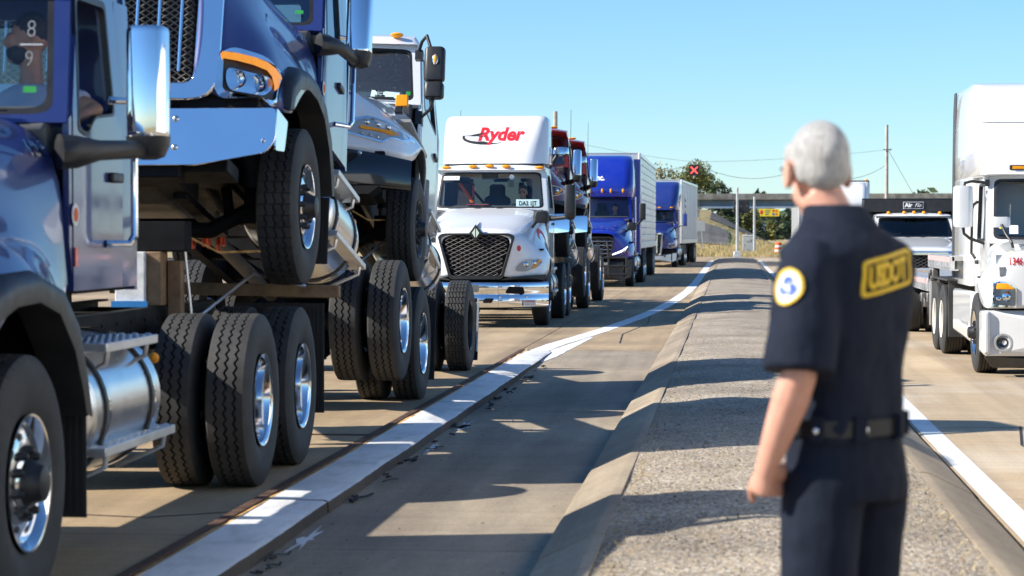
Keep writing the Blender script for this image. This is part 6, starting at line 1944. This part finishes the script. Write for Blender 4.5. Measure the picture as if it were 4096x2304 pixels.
b = MB(); b.bx(-1.0, 1.0, 4.0, 7, .88, .95); b.obj('body_floor', 'black', F)
b = MB(); b.bx(-.16, .3, 3.155, 3.17, 2.15, 2.31); pl = b.obj('name_plate', 'paperwhite', F)
b = MB(); b.bx(-.15, .29, 3.15, 3.156, 2.16, 2.3); b.obj('plate_face', 'ink', pl)
lettering('Air', .13, 'paperwhite', pl, None, (-.04, 3.147, 2.23), bold=.006); lettering('Flo', .12, 'paperwhite', pl, None, (.17, 3.147, 2.23), shear=.4)
frame_rails(F, -.3, 7, .75, .4, .2)
axle_set(F, .4, .42, .98, False, 'rib', tw=.24); axle_set(F, 5.2, .42, 1.0, True, 'rib', tw=.24)
for s in (1, -1):
    tall_mirror(F, s, 1.12, 2.3, 1.45, 1.75, .2, shell='black', base=None, arm=([(s*.92, 2.25, 1.5), (s*1.1, 2.3, 1.52)], [.03, .03]))

# vans and trailers far in the right queue
J, jh, jf_, jws = aero_truck((5.45, 107, 0), 'white sleeper truck in the right queue mostly hidden by the standing man', 'white2', 'fleet', tandem=(5.2, 6.5))
b = MB(); b.rings([plan_ring(z, yf, 4.1, w, rf, .06, 6, .05) for z, yf, w, rf in ((2.68, 1.28, .97, .3), (3.1, 1.3, 1.0, .3), (3.7, 1.8, .97, .3), (3.95, 2.3, .9, .28))]); b.obj('roof_fairing', 'white2', J, 0, 50)
b = MB(); b.rings([plan_ring(z, 2.46, 4.1, 1.02, .05, .06, 4) for z in (.75, 2.7)]); b.obj('sleeper', 'white2', J, 0, 50)
JT = thing('box_trailer', 'pale box trailer with black roof unit right of the standing man', 'trailer', (5.42, 111.5, 0))
box_trailer(JT, 0, 14, 1.25, 1.05, 4.0, 'trailerwhite', 1, None, 8)
b = MB(); b.bx(-.9, 1.22, -.35, 0, 2.6, 4.05); b.obj('cooling_unit', 'white2', JT, .08)
b = MB(); b.bx(-1.2, 1.24, -.3, .1, 4.0, 4.1); b.obj('roof_unit', 'black', JT, .02)
lamp(JT, (1.1, -.3, 4.12), (.08, .03, .04))
K, kh, kf, kws = aero_truck((7.0, 186, 0), 'far white sleeper truck left of the standing man by the overpass', 'white2', 'fleet', tandem=(5.2, 6.5))
KT = thing('box_trailer', 'far silver box trailer seen from the side left of the standing man', 'trailer', (6.92, 190.5, 0), R(1.2))
box_trailer(KT, 0, 14, 1.25, 1.0, 3.85, 'trailer', 9)
RT = thing('box_truck', 'red and white box truck in the slot right of the black dump body', 'truck', (7.5, 66, 0))
b = MB(); b.bx(-1.2, 1.2, 1.6, 7, .9, 2.2); b.obj('cargo_box', 'trailerwhite', RT, .03)
b = MB(); b.bx(-1.05, 1.05, -.6, 1.5, .5, 1.95); b.obj('cab', 'redtruck', RT, .12)
b = MB(); b.bx(-.9, .9, -.63, -.58, 1.2, 1.8); b.obj('windshield', 'blackgloss', RT)
b = MB(); b.bx(-.7, .7, -.64, -.6, .65, 1.0); b.obj('grille', 'alu', RT)
for y in (.2, 5.6): axle_set(RT, y, .42, 1.0, False, 'rib', tw=.24)

# unseen truck and trailer added beside the camera to light the shade and chrome
Q = copy_tree(J); Q.location = (4.0, -1.5, 0); Q['label'] = 'unseen white sleeper truck added beside the camera to bounce light'
QT = copy_tree(JT); QT.location = (4.0, 3.0, 0); QT['label'] = 'unseen pale box trailer added beside the camera to bounce light'
# ------------------------------------------------------------------ the man in navy uniform
man = thing('person', 'grey haired man in dark navy uniform standing on the island with his back turned', 'person', (.295, 6.0, .15), R(53))
man.scale = (1.045,)*3
HT_ = 0  # heights below are above his soles
hm = Matrix.Rotation(R(-36), 4, 'Z')
def headp(x, y, z):
    v = Vector((x, y-.0, z-1.5))*.93; v = Matrix.Rotation(R(-4), 4, 'X') @ v; v = hm @ v
    return (v.x, v.y+.078, v.z+1.458)
def ell(z, rx, ry, cy=0., n=20, e=.85, cx=0.):
    p = []
    for k in range(n):
        a = 2*math.pi*k/n; c, s = math.cos(a), math.sin(a)
        p.append((cx+math.copysign(abs(c)**e, c)*rx, cy+math.copysign(abs(s)**e, s)*ry, z))
    return p
def remesh(o, vox, it=5, disp=0., dscale=.12):
    md = o.modifiers.new('r', 'REMESH'); md.mode = 'VOXEL'; md.voxel_size = vox; md.use_smooth_shade = True
    sm_ = o.modifiers.new('s', 'SMOOTH'); sm_.factor = .5; sm_.iterations = it
    if disp:
        tx = bpy.data.textures.new('folds', 'CLOUDS'); tx.noise_scale = dscale; tx.noise_depth = 3
        d = o.modifiers.new('d', 'DISPLACE'); d.texture = tx; d.strength = disp; d.mid_level = .5
    return baked(o)
bk = MB()
h = MB()
h.ball((0, -.012, 1.638), (.077, .098, .098), 20, 14)
h.ball((0, .035, 1.555), (.058, .062, .062), 16, 12); h.ball((0, .065, 1.6), (.052, .035, .06), 12, 10)
h.ball((0, .105, 1.585), (.016, .022, .026), 10, 8); h.ball((0, .093, 1.542), (.026, .014, .009), 10, 6); h.ball((0, .08, 1.505), (.026, .022, .02), 10, 6)
h.ball((0, .083, 1.635), (.045, .018, .012), 10, 6)
for s in (1, -1):
    h.rings([[(s*(.072+(.026 if s < 0 else .014)*k), .0+ry*math.cos(a*math.pi/8)+(-.016)*k, 1.595+rz*math.sin(a*math.pi/8)+.004*k) for a in range(16)] for k, ry, rz in ((0, .016, .025), (.6, .026, .04), (1, .024, .038))])
    h.ball((s*.033, .082, 1.612), (.016, .012, .009), 8, 6)
h.deform(headp)
bk.add(h.v, h.f)
bk.tube([(0, .0, 1.34), (0, .03, 1.43), headp(0, -.012, 1.55)], [.07, .058, .056], 14)
bk.rings([ell(z, rx, ry, cy) for z, rx, ry, cy in ((.84, .12, .08, 0), (.98, .12, .08, 0), (1.2, .14, .09, 0), (1.32, .145, .085, 0), (1.39, .09, .06, .01), (1.44, .05, .045, .03))])
for s in (1, -1):
    f_ = 1 if s < 0 else .4
    sh = Vector((s*.18, -.005, 1.33)); el = Vector((s*.235, -.03, 1.06)); wr = Vector((s*.235, .068, .825))
    if s > 0: el = Vector((.2, .06, 1.06)); wr = Vector((.19, .12, .82)); kn = wr+Vector((-s*.005, .028, -.075))
    bk.tube([sh, sh.lerp(el, .55), el, el.lerp(wr, .25), el.lerp(wr, .65), wr, wr.lerp(kn, .35)], [.045, .046, .044, .047, .038, .028, .03], 12)
    palm = [wr+Vector((0, .006, -.015)), wr+Vector((-s*.002, .018, -.045)), kn]
    bk.tube(palm, [.027, .034, .036], 12, True, .75)
    # four fingers fan front to back along y, curl towards the body
    for k, (L, dy) in enumerate(((.072, .03), (.08, .012), (.074, -.007), (.06, -.025))):
        p0 = kn+Vector((0, dy*.9, .012)); d1 = Vector((-s*.18, .22, -.9)).normalized(); d2 = Vector((-s*.65, .1, -.75)).normalized(); d3 = Vector((-s*.95, -.05, -.3)).normalized()
        p1 = p0+d1*L*.5; p2 = p1+d2*L*.36; p3 = p2+d3*L*.28
        bk.tube([p0, p1, p2, p3], [.0105, .0098, .009, .0075], 8)
    t0 = wr+Vector((-s*.004, .03, -.03)); t1 = t0+Vector((-s*.018, .03, -.03)); t2 = t1+Vector((-s*.018, .008, -.03)); bk.tube([t0, t1, t2], [.015, .012, .009], 8)
    bk.tube([(s*.095, 0, .86), (s*.1, .01, .45), (s*.1, -.01, .1), (s*.1, .02, .05)], [.06, .05, .042, .04], 12)
body = bk.obj('body', 'skin', man); remesh(body, .0055, 4)
# hair: cap cut short above the collar
k = MB()
k.ball((0, -.02, 1.652), (.08, .099, .094), 24, 16)
k.ball((0, -.052, 1.612), (.07, .057, .065), 18, 12)
for s in (1, -1): k.ball((s*.07, .03, 1.65), (.012, .035, .04), 12, 8); k.ball((s*.06, -.045, 1.615), (.018, .03, .045), 10, 8)
k.deform(headp)
hair = k.obj('hair', 'hair', man); remesh(hair, .004, 14)
g = MB()
for s in (1, -1):
    g.tube([(s*.078, -.01, 1.618), (s*.08, .07, 1.622), (s*.068, .098, 1.622)], .004, 6)
    g.ball((s*.036, .104, 1.612), (.03, .008, .02), 10, 6)
g.tube([(-.01, .11, 1.618), (.01, .11, 1.618)], .004, 5); g.deform(headp); g.obj('glasses', 'blackgloss', man)
# shirt with collar and short sleeves
sh_ = MB()
sh_.rings([ell(z, rx, ry, cy, 28, .62 if z < 1.38 else .85) for z, rx, ry, cy in ((.885, .158, .112, 0), (.93, .163, .118, -.003), (1.0, .155, .112, -.004), (1.1, .16, .114, -.006), (1.2, .175, .12, -.012), (1.3, .19, .122, -.014), (1.36, .19, .122, -.006), (1.4, .145, .1, .004), (1.432, .098, .084, .018), (1.446, .072, .07, .025))])
for s in (1, -1):
    sh = Vector((s*.172, -.012, 1.345)); el = Vector((s*.24, -.033, 1.06)) if s < 0 else Vector((.19, .07, 1.06))
    sh_.tube([sh+Vector((-s*.03, 0, .012)), sh.lerp(el, .2), sh.lerp(el, .6), sh.lerp(el, .98)], [.074, .082, .084, .088], 16)
shirt = sh_.obj('shirt', 'navy', man); remesh(shirt, .009, 5, .022, .11)
c = MB()
c.rings([ell(z, rx, ry, cy) for z, rx, ry, cy in ((1.415, .082, .08, .018), (1.462, .066, .068, .03), (1.474, .065, .067, .032), (1.468, .072, .074, .03), (1.415, .1, .097, .012))], True, False); c.obj('collar', 'navy', shirt)
# trousers
tr = MB()
tr.rings([ell(z, rx, ry, cy) for z, rx, ry, cy in ((.74, .172, .135, -.005), (.8, .175, .135, -.008), (.86, .165, .125, -.004), (.92, .158, .118, 0), (.95, .156, .116, 0))])
for s in (1, -1):
    rs = []
    for z, x, r, cy in ((.82, .085, .098, 0), (.7, .092, .1, .0), (.55, .098, .09, .005), (.42, .1, .082, .008), (.2, .102, .076, -.005), (.05, .104, .08, -.005)):
        rs.append(ell(z, r, r*1.08, cy, 16, .95, s*x))
    tr.rings(rs)
trou = tr.obj('trousers', 'navy2', man); remesh(trou, .01, 4, .02, .16)
b = MB(); b.rings([ell(z, rx, ry, 0, 32) for z, rx, ry in ((.905, .166, .126), (.905, .171, .131), (.945, .171, .131), (.945, .166, .126))], True, False); belt = b.obj('belt', 'leather', man)
for a in range(8):
    an = 2*math.pi*(a+.3)/8; q = MB(); q.box((.176*math.copysign(abs(math.cos(an))**.85, math.cos(an)), .135*math.copysign(abs(math.sin(an))**.85, math.sin(an)), .925), (.03, .016, .06), Matrix.Rotation(an+math.pi/2, 3, 'Z')); q.obj('belt_loop', 'navy2', belt)
for an in (R(196), R(240)):
    q = MB(); q.ball((.178*math.cos(an)*1.0, .14*math.sin(an), .922), (.012, .012, .012), 8, 6); q.obj('snap', 'chrome', belt)
for s in (1, -1):
    b = MB(); b.rings([ell(z, rx, ry, cy, 16, .8, s*.105) for z, rx, ry, cy in ((0, .048, .14, .04), (.03, .05, .142, .04), (.06, .045, .12, .03), (.1, .04, .06, -.02), (.16, .042, .05, -.02))]); b.obj('boot', 'leather', man)
# back lettering laid on the shirt, sleeve patch
bvh = BVHTree.FromPolygons([v.co for v in shirt.data.vertices], [p.vertices for p in shirt.data.polygons])
def back(u, v, d):   # u to the reader's right seen from behind
    v += .16*u
    h_ = bvh.ray_cast(Vector((u, -1, v)), Vector((0, 1, 0)))
    y = h_[0].y if h_[0] is not None else -.1
    return Vector((u, y-.004+d, v))
bo = rpoly(rect(-.11, .1, 1.262, 1.352), .012, 2); bi = rpoly(rect(-.099, .089, 1.272, 1.342), .004, 2)
def dens(poly, n=6):
    o = []
    for i in range(len(poly)):
        a, c_ = poly[i], poly[(i+1) % len(poly)]
        m_ = max(1, int(math.hypot(a[0]-c_[0], a[1]-c_[1])/.012))
        o += [(a[0]+(c_[0]-a[0])*k/m_, a[1]+(c_[1]-a[1])*k/m_) for k in range(m_)]
    return o
MB().frame(dens(bo), dens(bi), back, .004).obj('back_frame', 'gold', shirt)
me = textmesh('USDOT', .098, .004, 0, .95, .001)
bm = bmesh.new(); bm.from_mesh(me); bmesh.ops.triangulate(bm, faces=bm.faces); bmesh.ops.subdivide_edges(bm, edges=[e for e in bm.edges if e.calc_length() > .02], cuts=2); bm.to_mesh(me); bm.free()
for v in me.vertices: v.co = back(v.co.x*.5-.013, v.co.y*.78+1.305, -.002-v.co.z)
mkobj('lettering', me, 'gold', shirt)
def sleeve(u, v, d):
    h_ = bvh.ray_cast(Vector((-1, u, v)), Vector((1, 0, 0)))
    x = h_[0].x if h_[0] is not None else -.25
    return Vector((x-.003+d, u, v))
def disc(r0, r1, d, mat, name, par, cy=-.02, cz=1.275, a0=0, a1=360):
    n = 28; b = MB(); rs = []
    for r in [r1+(r0-r1)*k/3 for k in range(4)]:
        rs.append([sleeve(cy+r*math.cos(R(a0+(a1-a0)*k/(n if a1-a0 == 360 else n-1))), cz+r*1.03*math.sin(R(a0+(a1-a0)*k/(n if a1-a0 == 360 else n-1))), d) for k in range(n)])
    b.rings(rs, a1-a0 == 360, False); return b.obj(name, mat, par, 0, 0)
patch = disc(.001, .043, -.001, 'paperwhite', 'sleeve_patch', shirt)
disc(.037, .0435, -.003, 'gold', 'patch_border', patch)
for k in range(3):
    n = 10; b = MB(); rs = []
    for i in range(n):
        a = R(120*k+20+110*i/(n-1)); r = .012+.009*i/(n-1); w = .0075*math.sin(math.pi*(i+.6)/n)+.002
        rs.append([sleeve(-.02+(r-w)*math.cos(a), 1.275+(r-w)*math.sin(a), -.004), sleeve(-.02+(r+w)*math.cos(a), 1.275+(r+w)*math.sin(a), -.004)])
    b.rings(rs, False, False); b.obj('patch_swirl', 'blueink', patch, 0, 0)
